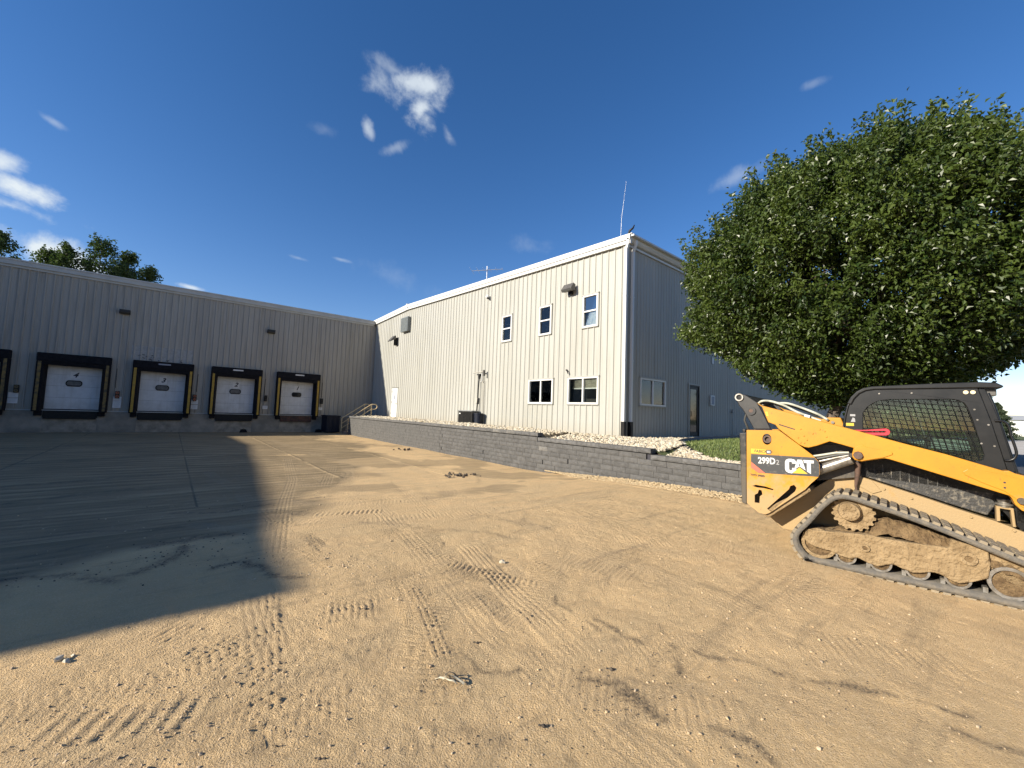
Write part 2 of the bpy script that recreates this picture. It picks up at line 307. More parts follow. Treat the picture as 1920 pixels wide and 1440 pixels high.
def plate(name, outer, holes, o0, o1, mt, parent, bevel=0, **props):
    """flat plate in the local x-z plane, thickness along y from o0 to o1, with holes"""
    cu = bpy.data.curves.new('tmp', 'CURVE'); cu.dimensions = '2D'; cu.fill_mode = 'BOTH'; cu.extrude = abs(o1 - o0) / 2
    for poly in [outer] + holes:
        sp = cu.splines.new('POLY'); sp.points.add(len(poly) - 1)
        for i, (a, b) in enumerate(poly): sp.points[i].co = (a, b, 0, 1)
        sp.use_cyclic_u = True
    t = bpy.data.objects.new('tmp', cu); COL.objects.link(t)
    dg = bpy.context.evaluated_depsgraph_get(); me = bpy.data.meshes.new_from_object(t.evaluated_get(dg))
    bpy.data.objects.remove(t); me.name = name
    me.transform(Matrix(((1, 0, 0, 0), (0, 0, 1, (o0 + o1) / 2), (0, 1, 0, 0), (0, 0, 0, 1)))); me.flip_normals()
    me.materials.clear(); me.materials.append(M[mt]); 
    bm = bmesh.new(); bm.from_mesh(me); bmesh.ops.remove_doubles(bm, verts=bm.verts, dist=1e-5); bm.to_mesh(me); bm.free()
    o = put(name, me, parent, **props)
    if bevel:
        md = o.modifiers.new('bevel', 'BEVEL'); md.width = bevel; md.segments = 1; md.limit_method = 'ANGLE'; md.angle_limit = R_(40)
    return o
def text_mesh(s, size, ext=.001, shear=0, off=0, sx=1.):
    cu = bpy.data.curves.new('tmp', 'FONT'); cu.body = s; cu.size = size; cu.extrude = ext; cu.shear = shear; cu.offset = off; cu.align_x = 'CENTER'; cu.align_y = 'CENTER'; cu.resolution_u = 3
    t = bpy.data.objects.new('tmp', cu); COL.objects.link(t)
    dg = bpy.context.evaluated_depsgraph_get(); me = bpy.data.meshes.new_from_object(t.evaluated_get(dg)); bpy.data.objects.remove(t)
    me.transform(Matrix.Diagonal((sx, 1, 1, 1)))
    return me
def copy_tree(o, parent=None, loc=None, rz=None):
    c = o.copy(); COL.objects.link(c)
    c.parent = parent
    if loc is not None: c.location = loc
    if rz is not None: c.rotation_euler.z = rz
    for ch in list(o.children): copy_tree(ch, c)
    return c

# value noise
def vnoise(x, y, seed):
    r = np.random.default_rng(seed); T = r.random((256, 256))
    xi = np.floor(x).astype(int); yi = np.floor(y).astype(int); fx = x - xi; fy = y - yi; fx = fx * fx * (3 - 2 * fx); fy = fy * fy * (3 - 2 * fy)
    a = T[xi & 255, yi & 255]; b = T[(xi + 1) & 255, yi & 255]; c = T[xi & 255, (yi + 1) & 255]; d = T[(xi + 1) & 255, (yi + 1) & 255]
    return (a * (1 - fx) + b * fx) * (1 - fy) + (c * (1 - fx) + d * fx) * fy - .5
def fbm(x, y, s, seed, n=4, g=.5):
    t = 0; a = 1
    for i in range(n): t = t + a * vnoise(x * s + 17 * i, y * s - 9 * i, seed + i); s *= 2.1; a *= g
    return t
def sstep(t): t = np.clip(t, 0, 1); return t * t * (3 - 2 * t)
def GY(y): return .28 * (1 - sstep((np.asarray(y, float) - 4.5) / 6.5))

# ------------------------------------------------------------------ yard
def axis(segs):
    out = [segs[0][0]]
    for a, b, d0, d1 in segs:
        x = a
        while x < b - 1e-6:
            t = (x - a) / (b - a); x = min(b, x + d0 * (d1 / d0) ** t); out.append(x)
    return np.array(out)
def polydist(X, Y, pts):
    """signed lateral offset and distance along a polyline, and distance to it"""
    best = np.full(X.shape, 1e9); S = np.zeros(X.shape); Tt = np.zeros(X.shape); acc = 0
    for (x0, y0), (x1, y1) in zip(pts[:-1], pts[1:]):
        dx, dy = x1 - x0, y1 - y0; Ls = math.hypot(dx, dy); ux, uy = dx / Ls, dy / Ls
        s = (X - x0) * ux + (Y - y0) * uy; sc = np.clip(s, 0, Ls); t = (X - x0) * -uy + (Y - y0) * ux
        d = np.hypot(X - (x0 + ux * sc), Y - (y0 + uy * sc)); k = d < best
        best[k] = d[k]; S[k] = (acc + sc)[k]; Tt[k] = t[k]; acc += Ls
    return best, S, Tt, acc

def build_yard():
    xs = axis([(-400, -30, 60, 6), (-30, -12, 2, .5), (-12, -1.4, .13, .035), (-1.4, 5.4, .018, .018), (5.4, 9.9, .022, .05), (9.9, 14, .3, .8), (14, 500, 6, 80)])
    ys = axis([(-500, -20, 70, 5), (-20, -1.5, 2, .25), (-1.5, .2, .1, .03), (.2, 5.6, .018, .018), (5.6, 14, .02, .07), (14, 33, .07, .16), (33, 60, 1, 4), (60, 900, 10, 90)])
    X, Y = np.meshgrid(xs, ys, indexing='ij')
    near = sstep((14 + X) / 3) * sstep((34 - Y) / 3) * sstep((Y + 4) / 2) * sstep((12 - X) / 1)
    Z = GY(Y)
    loose = sstep((6.8 - Y) / 3.2 + .5 * fbm(X, Y, .6, 77, 2))       # loose soil near, swept slab far
    h = .030 * fbm(X, Y, .45, 1, 3) + loose * (.022 * fbm(X, Y, 2.2, 5, 3) + .006 * fbm(X, Y, 11, 9, 3, .6) + .0045 * fbm(X, Y, 27, 12, 2, .8)) + (1 - loose) * (.004 * fbm(X, Y, 3, 19, 3) + .0025 * fbm(X, Y, 14, 29, 2))
    rough_patch = sstep((.55 - np.hypot((X - .05) / 1.0, (Y - 2.9) / .8)) * 2.2) + .8 * sstep((.5 - np.hypot((X - 1.5), (Y - 4.6) / 1.1)) * 2) + .6 * sstep((.6 - np.hypot(X - 2.2, (Y - 1.2))) * 1.6)
    h += rough_patch * (.007 * np.maximum(0, fbm(X, Y, 19, 33, 3, .7)) + .01 * fbm(X, Y, 7, 41, 2))
    tread = np.zeros(X.shape); lane = np.zeros(X.shape)
    def strip(pts, width, kind, pitch, amp, seed=0, skew=0., gap=.5):
        x0 = min(p[0] for p in pts) - width; x1 = max(p[0] for p in pts) + width; y0 = min(p[1] for p in pts) - width; y1 = max(p[1] for p in pts) + width
        i0, i1 = np.searchsorted(xs, [x0, x1]); j0, j1 = np.searchsorted(ys, [y0, y1]); sl = (slice(i0, i1), slice(j0, j1))
        if i1 - i0 < 2 or j1 - j0 < 2: return
        d, S, T, tot = polydist(X[sl], Y[sl], pts)
        m = sstep((width / 2 - d) / .03) * sstep(.9 + 2.2 * fbm(X[sl], Y[sl], 1.8, 100 + seed, 2)) * sstep(S / .1) * sstep((tot - S) / .1)
        if kind == 'cross':
            ph = (S + skew * np.abs(T)) / pitch; v = np.abs((ph % 1) - .5) * 2; v = sstep((v - gap) / .3)
        elif kind == 'groove':
            v = sstep((np.abs((T / pitch % 1) - .5) * 2 - gap) / .35)
        elif kind == 'block':
            a = (S + T) / pitch; b = (S - T) / pitch; ea = np.abs((a % 1) - .5) * 2; eb = np.abs((b % 1) - .5) * 2
            v = np.maximum(sstep((ea - .74) / .16) * (np.floor(b).astype(int) % 2), sstep((eb - .74) / .16) * (np.floor(a).astype(int) % 2))
        lane[sl] = np.maximum(lane[sl], m * (.5 + .5 * ((seed * 37 % 10) / 10)))
        tread[sl] = tread[sl] + (.78 * amp * v - .25 * amp) * m
        h[sl] = h[sl] * (1 - .3 * m)
    strip([(.45, 4.2), (.7, 3.0), (.81, 2.29), (.95, 1.6)], .46, 'block', .105, .010, 1)
    strip([(.12, 4.0), (.5, 2.9), (.62, 2.2)], .3, 'block', .105, .007, 2)
    strip([(-.1, 3.95), (.35, 3.1), (.42, 2.5)], .62, 'cross', .055, .009, 3, .25)
    strip([(-.45, 3.1), (.3, 2.75)], .3, 'cross', .085, .011, 4)
    strip([(-.3, 2.9), (-.15, 2.6), (.05, 2.35)], .26, 'cross', .09, .009, 14)
    strip([(.83, 4.35), (.68, 3.5), (.55, 2.79), (.48, 2.2)], .17, 'groove', .045, .009, 5)
    strip([(1.0, 3.55), (1.5, 3.38)], .34, 'cross', .052, .011, 6)
    strip([(1.93, 4.2), (1.78, 3.36), (1.53, 2.7), (1.29, 2.0)], .34, 'cross', .055, .017, 7, .3)
    strip([(1.9, 3.9), (1.72, 3.1), (1.5, 2.4)], .16, 'groove', .045, .012, 17)
    strip([(1.36, 7.9), (1.36, 5.71), (1.45, 4.4)], .4, 'cross', .07, .02, 8, .35)
    strip([(3.35, 16.4), (2.53, 11.7), (1.9, 9.2), (1.56, 7.7), (1.02, 5.2)], .3, 'groove', .06, .007, 9)
    strip([(5.25, 17.6), (3.92, 13.2), (3.02, 10.6)], .34, 'groove', .07, .007, 10)
    strip([(4.98, 15.7), (4.37, 13), (3.68, 11.1)], .4, 'cross', .11, .010, 11)
    strip([(4.77, 10.5), (3.39, 6.2), (2.87, 4.1), (2.54, 3), (2.3, 1.9)], .30, 'groove', .055, .010, 12)
    strip([(5.2, 10.5), (3.75, 6.2), (3.2, 4.3)], .2, 'groove', .055, .010, 21)
    strip([(5.6, 7.4), (5.43, 4.72), (5.26, 3.2)], .34, 'cross', .075, .015, 13)
    strip([(2.35, 3.9), (2.78, 2.85)], .36, 'cross', .06, .016, 15, .3)
    strip([(3.16, 3.5), (3.07, 2.5)], .34, 'cross', .06, .014, 16, .3)
    strip([(3.74, 1.75), (4.3, 1.55), (4.79, 1.1)], .4, 'cross', .055, .009, 18)
    strip([(5.7, 2.2), (5.36, 1.46), (4.84, 1.0)], .42, 'cross', .06, .013, 19)
    strip([(3.2, 7.4), (3.37, 8.4), (3.58, 11.2)], .35, 'cross', .09, .012, 20)
    strip([(2.3, 5.6), (2.35, 3.95)], .5, 'cross', .065, .014, 22, .35)
    strip([(6.9, 12), (6.2, 8), (6.1, 6)], .34, 'groove', .08, .008, 23)
    strip([(1.9, 1.9), (2.6, .9)], .4, 'cross', .055, .006, 24)
    strip([(3.6, 3.3), (3.9, 2.2)], .4, 'cross', .06, .010, 25)
    strip([(2.9, 5.6), (2.6, 4.6), (2.1, 4.1)], .36, 'cross', .06, .014, 31, .3)
    strip([(1.0, 8.6), (1.9, 7.2), (2.9, 6.7)], .36, 'cross', .075, .016, 32)
    strip([(2.4, 8.8), (3.3, 7.9), (4.4, 7.7)], .3, 'cross', .075, .012, 33)
    strip([(.3, 7.6), (.9, 6.5), (1.3, 5.2)], .3, 'groove', .05, .010, 34)
    strip([(4.4, 4.2), (4.0, 3.2), (3.3, 2.6)], .3, 'cross', .055, .010, 35)
    strip([(1.15, 3.1), (1.3, 2.4), (1.35, 1.7)], .4, 'block', .10, .008, 36)
    strip([(2.1, 3.3), (2.3, 2.4)], .3, 'cross', .05, .013, 37)
    strip([(1.6, 12.5), (2.3, 11), (3.4, 10.2)], .3, 'groove', .08, .008, 38)
    strip([(3.9, 1.0), (4.4, .2)], .36, 'cross', .055, .010, 39)
    rgt = random.Random(12)
    for i_, (P_, wd_, kd_, pt_, am_) in enumerate((
        ([(2.2, 26), (2.6, 18), (3.2, 12), (3.1, 8), (2.5, 5), (2.0, 2.6), (1.9, .9)], .36, 'groove', .06, .006), ([(4.2, 26), (4.5, 18), (5.0, 12), (4.9, 8.5), (4.3, 5.6), (4.0, 3), (4.2, 1)], .36, 'groove', .06, .006),
        ([(7.5, 24), (7.0, 17), (6.0, 11), (4.6, 7), (3.0, 4.4), (1.6, 2.9), (.6, 2.2)], .38, 'cross', .062, .008), ([(8.6, 18), (7.9, 12), (6.6, 8), (4.9, 5.2), (3.3, 3.3), (2.4, 2.4)], .38, 'cross', .062, .008),
        ([(1.2, 9.5), (2.4, 8.0), (4.0, 7.2), (6.0, 7.0), (8.2, 7.4)], .4, 'cross', .07, .008), ([(1.0, 7.0), (2.4, 6.2), (4.2, 5.6), (6.2, 5.4), (8.4, 5.6)], .4, 'cross', .07, .007),
        ([(-1.2, 3.4), (.0, 3.3), (1.4, 3.6), (2.8, 4.2), (4.6, 4.2), (6.0, 3.4)], .34, 'cross', .052, .008), ([(-.6, 2.4), (.4, 2.7), (1.6, 3.0), (3.0, 3.3), (4.6, 3.0), (5.4, 2.0)], .34, 'groove', .05, .006),
        ([(.2, 2.6), (1.2, 2.3), (2.4, 1.9), (3.4, 1.3), (4.0, .4)], .36, 'cross', .05, .007), ([(.9, 1.8), (1.9, 1.6), (2.9, 1.0), (3.4, .2)], .34, 'groove', .05, .006),
        ([(4.6, 3.4), (5.6, 2.6), (6.0, 1.4), (5.6, .2)], .42, 'cross', .055, .007), ([(.9, 14), (1.3, 10.5), (1.2, 7), (.7, 4.6), (.6, 3)], .3, 'groove', .055, .007))):
        strip(P_, wd_, kd_, pt_, am_, 200 + i_, .3 if i_ % 3 == 0 else 0)
    h = h + tread
    # stains
    st = np.zeros(X.shape)
    def smear(pts, wd, a, seed):
        x0 = min(p[0] for p in pts) - .5; x1 = max(p[0] for p in pts) + .5; y0 = min(p[1] for p in pts) - .5; y1 = max(p[1] for p in pts) + .5
        i0, i1 = np.searchsorted(xs, [x0, x1]); j0, j1 = np.searchsorted(ys, [y0, y1]); sl = (slice(i0, i1), slice(j0, j1))
        Xw = X[sl] + .12 * fbm(X[sl], Y[sl], 3.5, seed, 3); Yw = Y[sl] + .12 * fbm(X[sl], Y[sl], 3.5, seed + 50, 3)
        d, S, T, tot = polydist(Xw, Yw, pts)
        v = np.exp(-(d / (wd * 1.25)) ** 2) * sstep(.8 + 1.5 * fbm(X[sl], Y[sl], 9, seed + 9, 3)) * a
        st[sl] = np.maximum(st[sl], v); h[sl] += .004 * v
    sm = [([(2.83, 2.68), (2.72, 2.45), (2.69, 2.14), (2.64, 1.9)], .02, .75), ([(2.8, 2.17), (2.8, 1.83), (2.84, 1.59), (2.68, 1.44)], .028, .9),
          ([(2.87, 1.61), (3.09, 1.33), (3.2, 1.13)], .022, .7), ([(2.09, 1.74), (2.21, 1.62), (2.17, 1.37), (2.19, 1.25)], .026, .85), ([(2.41, 1.06), (2.41, .9), (2.34, .76)], .024, .8),
          ([(3.2, 1.03), (3.45, .77), (3.57, .43), (3.68, .16)], .026, .9), ([(3.45, .21), (3.55, -.1)], .02, .8), ([(.45, 5.1), (.72, 5.15), (.85, 4.75), (1.06, 4.34)], .04, .9),
          ([(-.34, 5.34), (.04, 5.5), (.23, 5.9), (.33, 6.53)], .06, .8), ([(-.11, 6.3), (.27, 6.42), (.7, 6.39)], .06, .8), ([(1.68, 2.51), (1.68, 2.25), (1.83, 2.1)], .02, .7),
          ([(3.81, 4.3), (4.7, 5.2)], .04, .45), ([(-1.06, 5.82), (-.72, 5.72), (-.33, 5.25)], .06, .8), ([(.2, 8.9), (.81, 8.38), (1.5, 8.79), (2.69, 9)], .05, .7),
          ([(4.22, 2.08), (4.28, 1.74), (4.09, 1.36)], .06, .35), ([(5.9, 13.5), (7.5, 12.6)], .12, .35), ([(4.5, 18), (6.5, 17.4)], .2, .35), ([(7.6, 22), (9, 19.5)], .2, .45), ([(3.0, 22), (5, 21)], .3, .3),
          ([(-4.5, 17), (0, 19), (2, 18)], .16, .5), ([(-3, 11), (-.6, 12)], .09, .6), ([(-6, 14), (-3, 13.2), (0, 14)], .12, .55), ([(-9, 24), (-4, 23), (.2, 24.5)], .25, .5), ([(-5, 9.5), (-3, 9.0), (-1.4, 9.6)], .08, .5), ([(-8, 18), (-6, 16.5), (-4.5, 17)], .15, .5), ([(-2, 7.6), (-.8, 7.9), (.2, 7.4)], .06, .6), ([(-1.2, 6.6), (-.4, 7.0)], .05, .6), ([(2.2, 6.2), (3.2, 4.9), (3.6, 4.2)], .05, .4), ([(3.9, 5.5), (4.3, 4.1)], .06, .35), ([(6.1, 8.5), (7.4, 10.4)], .06, .35),
          ([(4.7, 3.0), (4.1, 2.9), (3.8, 2.5)], .08, .3), ([(1.2, 1.9), (1.9, 1.0)], .03, .3)]
    for i, (p, wd, a) in enumerate(sm): smear(p, wd, a, 300 + i * 7)
    # bare slab and its sawn joints; mask and tone also deepen the yard shadow
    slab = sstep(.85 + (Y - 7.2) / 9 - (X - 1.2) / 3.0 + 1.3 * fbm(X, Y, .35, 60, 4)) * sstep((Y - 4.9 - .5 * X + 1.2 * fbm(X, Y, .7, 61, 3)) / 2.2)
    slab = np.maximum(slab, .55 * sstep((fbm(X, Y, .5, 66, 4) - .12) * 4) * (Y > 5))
    jt = np.zeros(X.shape)
    for a, b in (((.5, 9.3), (.5, 32)), ((-14, 9.3), (2.6, 9.3)), ((-3.2, 9.3), (-3.2, 32)), ((-14, 20.5), (9, 20.5))):
        d, S, T, tot = polydist(X, Y, [a, b]); jt = np.maximum(jt, sstep((.026 - d) / .02))
    jt *= sstep(.9 + 1.5 * fbm(X, Y, 1.3, 70, 2))
    for a, b in (((3.65, 11.5), (3.65, 31)), ((6.5, 10), (6.5, 31)), ((8.75, 3.0), (8.75, 12))):
        d, S, T, tot = polydist(X + .05 * fbm(X, Y, .8, 91, 2), Y, [a, b]); h = h + .016 * np.exp(-(d / .05) ** 2) * sstep(.8 + 2 * fbm(X, Y, .9, 93, 2))
    h = h - .006 * jt * slab
    Z = Z + h * near
    # ease the dirt against walls
    nx, ny = X.shape
    V = np.stack([X, Y, Z], -1).reshape(-1, 3)
    ii = np.arange(nx * ny).reshape(nx, ny)
    F = np.stack([ii[:-1, :-1], ii[1:, :-1], ii[1:, 1:], ii[:-1, 1:]], -1).reshape(-1, 4)
    me = bpy.data.meshes.new('ground')
    me.vertices.add(len(V)); me.vertices.foreach_set('co', V.astype(np.float32).ravel())
    me.loops.add(F.size); me.loops.foreach_set('vertex_index', F.ravel().astype(np.int32))
    me.polygons.add(len(F)); me.polygons.foreach_set('loop_start', np.arange(0, F.size, 4, dtype=np.int32))
    me.polygons.foreach_set('use_smooth', np.ones(len(F), bool))
    me.update(calc_edges=True)
    for nm, arr in (('stain', st), ('slab', slab), ('joint', jt), ('lane', lane), ('tread', np.clip(tread / .015, -1, 1))):  # 'slab' marks bare concrete and also deepens the yard shadow
        at = me.attributes.new(nm, 'FLOAT', 'POINT'); at.data.foreach_set('value', arr.astype(np.float32).ravel())
    mt = bpy.data.materials.new('yard_dirt'); mt.use_nodes = True; nt = mt.node_tree; L = nt.links.new; b = nt.nodes['Principled BSDF']
    b.inputs['Roughness'].default_value = .92; b.inputs['Specular IOR Level'].default_value = .2
    pos = N(nt, 'ShaderNodeNewGeometry').outputs['Position']
    def nz(s, d=6, r=.6, st_=None):
        n = N(nt, 'ShaderNodeTexNoise'); n.inputs['Scale'].default_value = s; n.inputs['Detail'].default_value = d; n.inputs['Roughness'].default_value = r
        if st_: mp = N(nt, 'ShaderNodeMapping'); mp.inputs['Scale'].default_value = st_; mp.inputs['Rotation'].default_value = (0, 0, .5); L(pos, mp.inputs[0]); L(mp.outputs[0], n.inputs['Vector'])
        else: L(pos, n.inputs['Vector'])
        return n.outputs[0]
    def mrange(s, a, b_, c=0, d=1):
        n = N(nt, 'ShaderNodeMapRange'); L(s, n.inputs[0]); n.inputs[1].default_value = a; n.inputs[2].default_value = b_; n.inputs[3].default_value = c; n.inputs[4].default_value = d; return n.outputs[0]
    def mixc(fac, a, b_, t='MIX'):
        n = N(nt, 'ShaderNodeMixRGB', blend_type=t)
        if isinstance(fac, (int, float)): n.inputs[0].default_value = fac
        else: L(fac, n.inputs[0])
        for k, v in ((1, a), (2, b_)):
            if isinstance(v, tuple): n.inputs[k].default_value = (*v, 1)
            else: L(v, n.inputs[k])
        return n.outputs[0]
    def attr(nm): n = N(nt, 'ShaderNodeAttribute'); n.attribute_name = nm; return n.outputs['Fac']
    def mul(a, b_):
        n = N(nt, 'ShaderNodeMath', operation='MULTIPLY'); L(a, n.inputs[0])
        if isinstance(b_, (int, float)): n.inputs[1].default_value = b_
        else: L(b_, n.inputs[1])
        return n.outputs[0]
    soil = mixc(mrange(nz(.55, 5), .38, .66), (.66, .455, .232), (.575, .40, .205))
    soil = mixc(mrange(nz(2.4, 8, .65), .42, .68), soil, (.53, .375, .20))
    soil = mixc(mrange(nz(85, 4, .7), .50, .72), soil, (.70, .54, .34))
    soil = mixc(mrange(nz(60, 5, .7), .56, .74), soil, (.40, .29, .165))
    slab_shade_c = mixc(mrange(nz(1.3, 8, .65), .35, .68), (.165, .128, .075), (.115, .09, .052))  # concrete colour, browned and darkened further for the shaded part of the yard
    slab_shade_c = mixc(mrange(nz(.8, 6, .6, (.5, 4, 1)), .42, .62), slab_shade_c, (.235, .175, .10))
    slab_shade_c = mixc(mrange(nz(30, 6, .7), .52, .72), slab_shade_c, (.115, .097, .07))
    col = mixc(mul(mrange(attr('slab'), .2, .8), .88), soil, slab_shade_c)
    col = mixc(mrange(nz(1.9, 9, .72, (.28, 2.2, 1)), .53, .64, 0, .55), col, (.33, .24, .14))
    col = mixc(mrange(nz(3.3, 8, .7, (2.4, .5, 1)), .58, .70, 0, .4), col, (.36, .27, .165))
    col = mixc(mul(attr('lane'), .34), col, mixc(.5, col, (.38, .30, .20)))
    dusty = mixc(mrange(nz(1.1, 7, .62, (.35, 3, 1)), .5, .72, 0, .5), col, (.58, .43, .24))
    col = col
    col = mixc(mul(attr('joint'), .75), dusty, (.10, .085, .06))
    stn = mrange(nz(40, 5, .7), .3, .6)
    col = mixc(mul(mul(attr('stain'), stn), 1.0), col, (.055, .05, .045))
    L(col, b.inputs['Base Color'])
    bn = N(nt, 'ShaderNodeMath', operation='ADD'); L(mul(nz(48, 7, .8), .95), bn.inputs[0]); 
    def vor(sc_, k):
        v = N(nt, 'ShaderNodeTexVoronoi'); v.inputs['Scale'].default_value = sc_; L(pos, v.inputs['Vector']); q = N(nt, 'ShaderNodeMath', operation='MULTIPLY'); L(v.outputs['Distance'], q.inputs[0]); q.inputs[1].default_value = -k; return q.outputs[0]
    ba = N(nt, 'ShaderNodeMath', operation='ADD'); L(vor(95, .38), ba.inputs[0]); L(vor(190, .25), ba.inputs[1]); L(ba.outputs[0], bn.inputs[1])
    bp = N(nt, 'ShaderNodeBump'); bp.inputs['Distance'].default_value = .022; L(bn.outputs[0], bp.inputs['Height'])
    L(mrange(attr('slab'), 0, 1, .85, .22), bp.inputs['Strength']); L(bp.outputs[0], b.inputs['Normal'])
    me.materials.append(mt)
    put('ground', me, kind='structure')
build_yard()

# ------------------------------------------------------------------ terrace east of the retaining wall
def captop(y): return 1.28 if y > 10.05 else 1.13 if y > 5.75 else .98 if y > .4 else .86
def TZ(x, y):
    base = captop(y) - .055; t = float(sstep((x - 9.8) / 2.2)); far = float(sstep((x - 18) / 20.))
    z = base * (1 - t) + (1.17 if y > 2 else 1.17 - .10 * min(1, (2 - y) / 4)) * t
    return z * (1 - far) + .70 * far
LAWN = [(10.75, 5.35), (11.5, 6.1), (13.3, 6.75), (15.5, 7.05), (18, 7.25), (22, 7.2), (44, 7.2), (44, .35), (10.22, .35), (10.2, 3.4), (10.3, 4.4)]
def inpoly(x, y, P):
    c = False; j = len(P) - 1
    for i in range(len(P)):
        if (P[i][1] > y) != (P[j][1] > y) and x < (P[j][0] - P[i][0]) * (y - P[i][1]) / (P[j][1] - P[i][1]) + P[i][0]: c = not c
        j = i
    return c
def sheet(name, xs, ys, zoff, mt, test=None, kind='structure'):
    mb = MB(); idx = {}
    def vi(i, j):
        if (i, j) not in idx: idx[(i, j)] = len(mb.v); mb.v.append((xs[i], ys[j], TZ(xs[i], ys[j]) + zoff))
        return idx[(i, j)]
    for i in range(len(xs) - 1):
        for j in range(len(ys) - 1):
            if test is None or test((xs[i] + xs[i + 1]) / 2, (ys[j] + ys[j + 1]) / 2):
                mb.f.append((vi(i, j), vi(i + 1, j), vi(i + 1, j + 1), vi(i, j + 1))); mb.sm.append(True)
    return struct(name, mb, mt, kind)
M['grass_base'] = mat('turf', (.060, .085, .022), .95, (.10, .115, .035), 3., lo=.35, hi=.65, bump=.6, bscale=80)
M['rock_base'] = mat('rock_bed_fines', (.24, .19, .12), .95, (.15, .12, .075), 25, bump=.6, bscale=60)
lin = lambda a, b, n: list(np.linspace(a, b, n))
sheet('terrace_ground', lin(9.7, 12.2, 12) + lin(13, 44, 26) + [60, 90, 140, 220, 400, 700], [-600, -300, -150, -80, -40, -20, -12] + lin(-8, 8.5, 56), 0, 'grass_base')
sheet('rock_bed', lin(9.72, 12.24, 14), lin(8.5, 28.7, 60), 0, 'rock_base')
sheet('rock_bed', lin(9.72, 19, 60), lin(.4, 8.5, 70), .006, 'rock_base', lambda x, y: not inpoly(x, y, LAWN) and (y > 2.4 or x < 10.3))
sheet('walk', lin(16.6, 44, 30), lin(7.35, 8.48, 4), .02, 'walk')
sheet('asphalt', lin(10.0, 30, 22), lin(-14, .3, 16), .012, 'asphalt')
sheet('driveway', lin(30, 84, 20), [-60, -30, -14, -6, -2, 2, 6], .012, 'drive')

ICO = [(0, -.526, .851), (0, .526, .851), (.851, 0, .526), (.526, .851, 0), (-.526, .851, 0), (-.851, 0, .526), (-.526, -.851, 0), (.526, -.851, 0), (.851, 0, -.526), (0, .526, -.851), (-.851, 0, -.526), (0, -.526, -.851)]
ICOF = [(0, 2, 1), (1, 2, 3), (1, 3, 4), (1, 4, 5), (1, 5, 0), (0, 5, 6), (0, 6, 7), (0, 7, 2), (2, 7, 8), (2, 8, 3), (3, 8, 9), (3, 9, 4), (4, 9, 10), (4, 10, 5), (5, 10, 6), (6, 10, 11), (6, 11, 7), (7, 11, 8), (8, 11, 9), (9, 11, 10)]
def np_mesh(name, V, F, mt, smooth=False, attrs=None):
    me = bpy.data.meshes.new(name); k = F.shape[1]
    me.vertices.add(len(V)); me.vertices.foreach_set('co', V.astype(np.float32).ravel())
    me.loops.add(F.size); me.loops.foreach_set('vertex_index', F.ravel().astype(np.int32))
    me.polygons.add(len(F)); me.polygons.foreach_set('loop_start', np.arange(0, F.size, k, dtype=np.int32))
    me.polygons.foreach_set('use_smooth', np.full(len(F), smooth))
    me.update(calc_edges=True)
    for nm, arr in (attrs or {}).items(): me.attributes.new(nm, 'FLOAT', 'POINT').data.foreach_set('value', arr.astype(np.float32))
    me.materials.append(M[mt] if isinstance(mt, str) else mt); return me
def stones(P, size, flat=.65, sink=.3):
    n = len(P); B = np.array(ICO); F = np.array(ICOF)
    jit = 1 + .28 * (RNG.random((n, 12, 1)) - .5) * 2
    sc = size[:, None, None] * (.7 + .6 * RNG.random((n, 1, 3))); V = B[None] * jit * sc; V[:, :, 2] *= flat
    a = RNG.random(n) * 6.28; ca, sa = np.cos(a)[:, None], np.sin(a)[:, None]; tl = (RNG.random((n, 1)) - .5) * .8
    x = V[:, :, 0] * ca - V[:, :, 1] * sa; y = V[:, :, 0] * sa + V[:, :, 1] * ca; z = V[:, :, 2] + tl * x
    V = np.stack([x, y, z], -1) + P[:, None, :]; V[:, :, 2] += (size * flat * (1 - sink * 2))[:, None]
    F = (F[None] + (np.arange(n) * 12)[:, None, None]).reshape(-1, 3)
    return V.reshape(-1, 3), F, np.repeat(RNG.random(n), 12)
def stone_mat(name, cols, sc=40):
    mt = bpy.data.materials.new(name); mt.use_nodes = True; nt = mt.node_tree; L = nt.links.new; b = nt.nodes['Principled BSDF']; b.inputs['Roughness'].default_value = .85
    at = N(nt, 'ShaderNodeAttribute'); at.attribute_name = 'tone'; cr = N(nt, 'ShaderNodeValToRGB'); L(at.outputs['Fac'], cr.inputs[0])
    e = cr.color_ramp.elements; e[0].position = 0; e[0].color = (*cols[0], 1); e[1].position = 1; e[1].color = (*cols[-1], 1)
    for i, c in enumerate(cols[1:-1]): q = e.new((i + 1) / (len(cols) - 1)); q.color = (*c, 1)
    L(cr.outputs[0], b.inputs['Base Color']); nb = N(nt, 'ShaderNodeTexNoise'); nb.inputs['Scale'].default_value = sc; L(N(nt, 'ShaderNodeNewGeometry').outputs['Position'], nb.inputs['Vector'])
    bp = N(nt, 'ShaderNodeBump'); bp.inputs['Strength'].default_value = .4; bp.inputs['Distance'].default_value = .01; L(nb.outputs[0], bp.inputs['Height']); L(bp.outputs[0], b.inputs['Normal']); M[name] = mt
stone_mat('river_rock', [(.32, .26, .17), (.48, .42, .31), (.56, .51, .40), (.40, .33, .23), (.60, .56, .47)])
stone_mat('pea_gravel', [(.28, .20, .11), (.44, .33, .19), (.52, .41, .25), (.36, .27, .15)])
stone_mat('pebble', [(.42, .31, .18), (.52, .38, .22), (.46, .33, .19), (.52, .40, .26), (.30, .23, .15)])
stone_mat('asphalt_crumb', [(.03, .026, .02), (.09, .07, .05), (.055, .043, .03)])

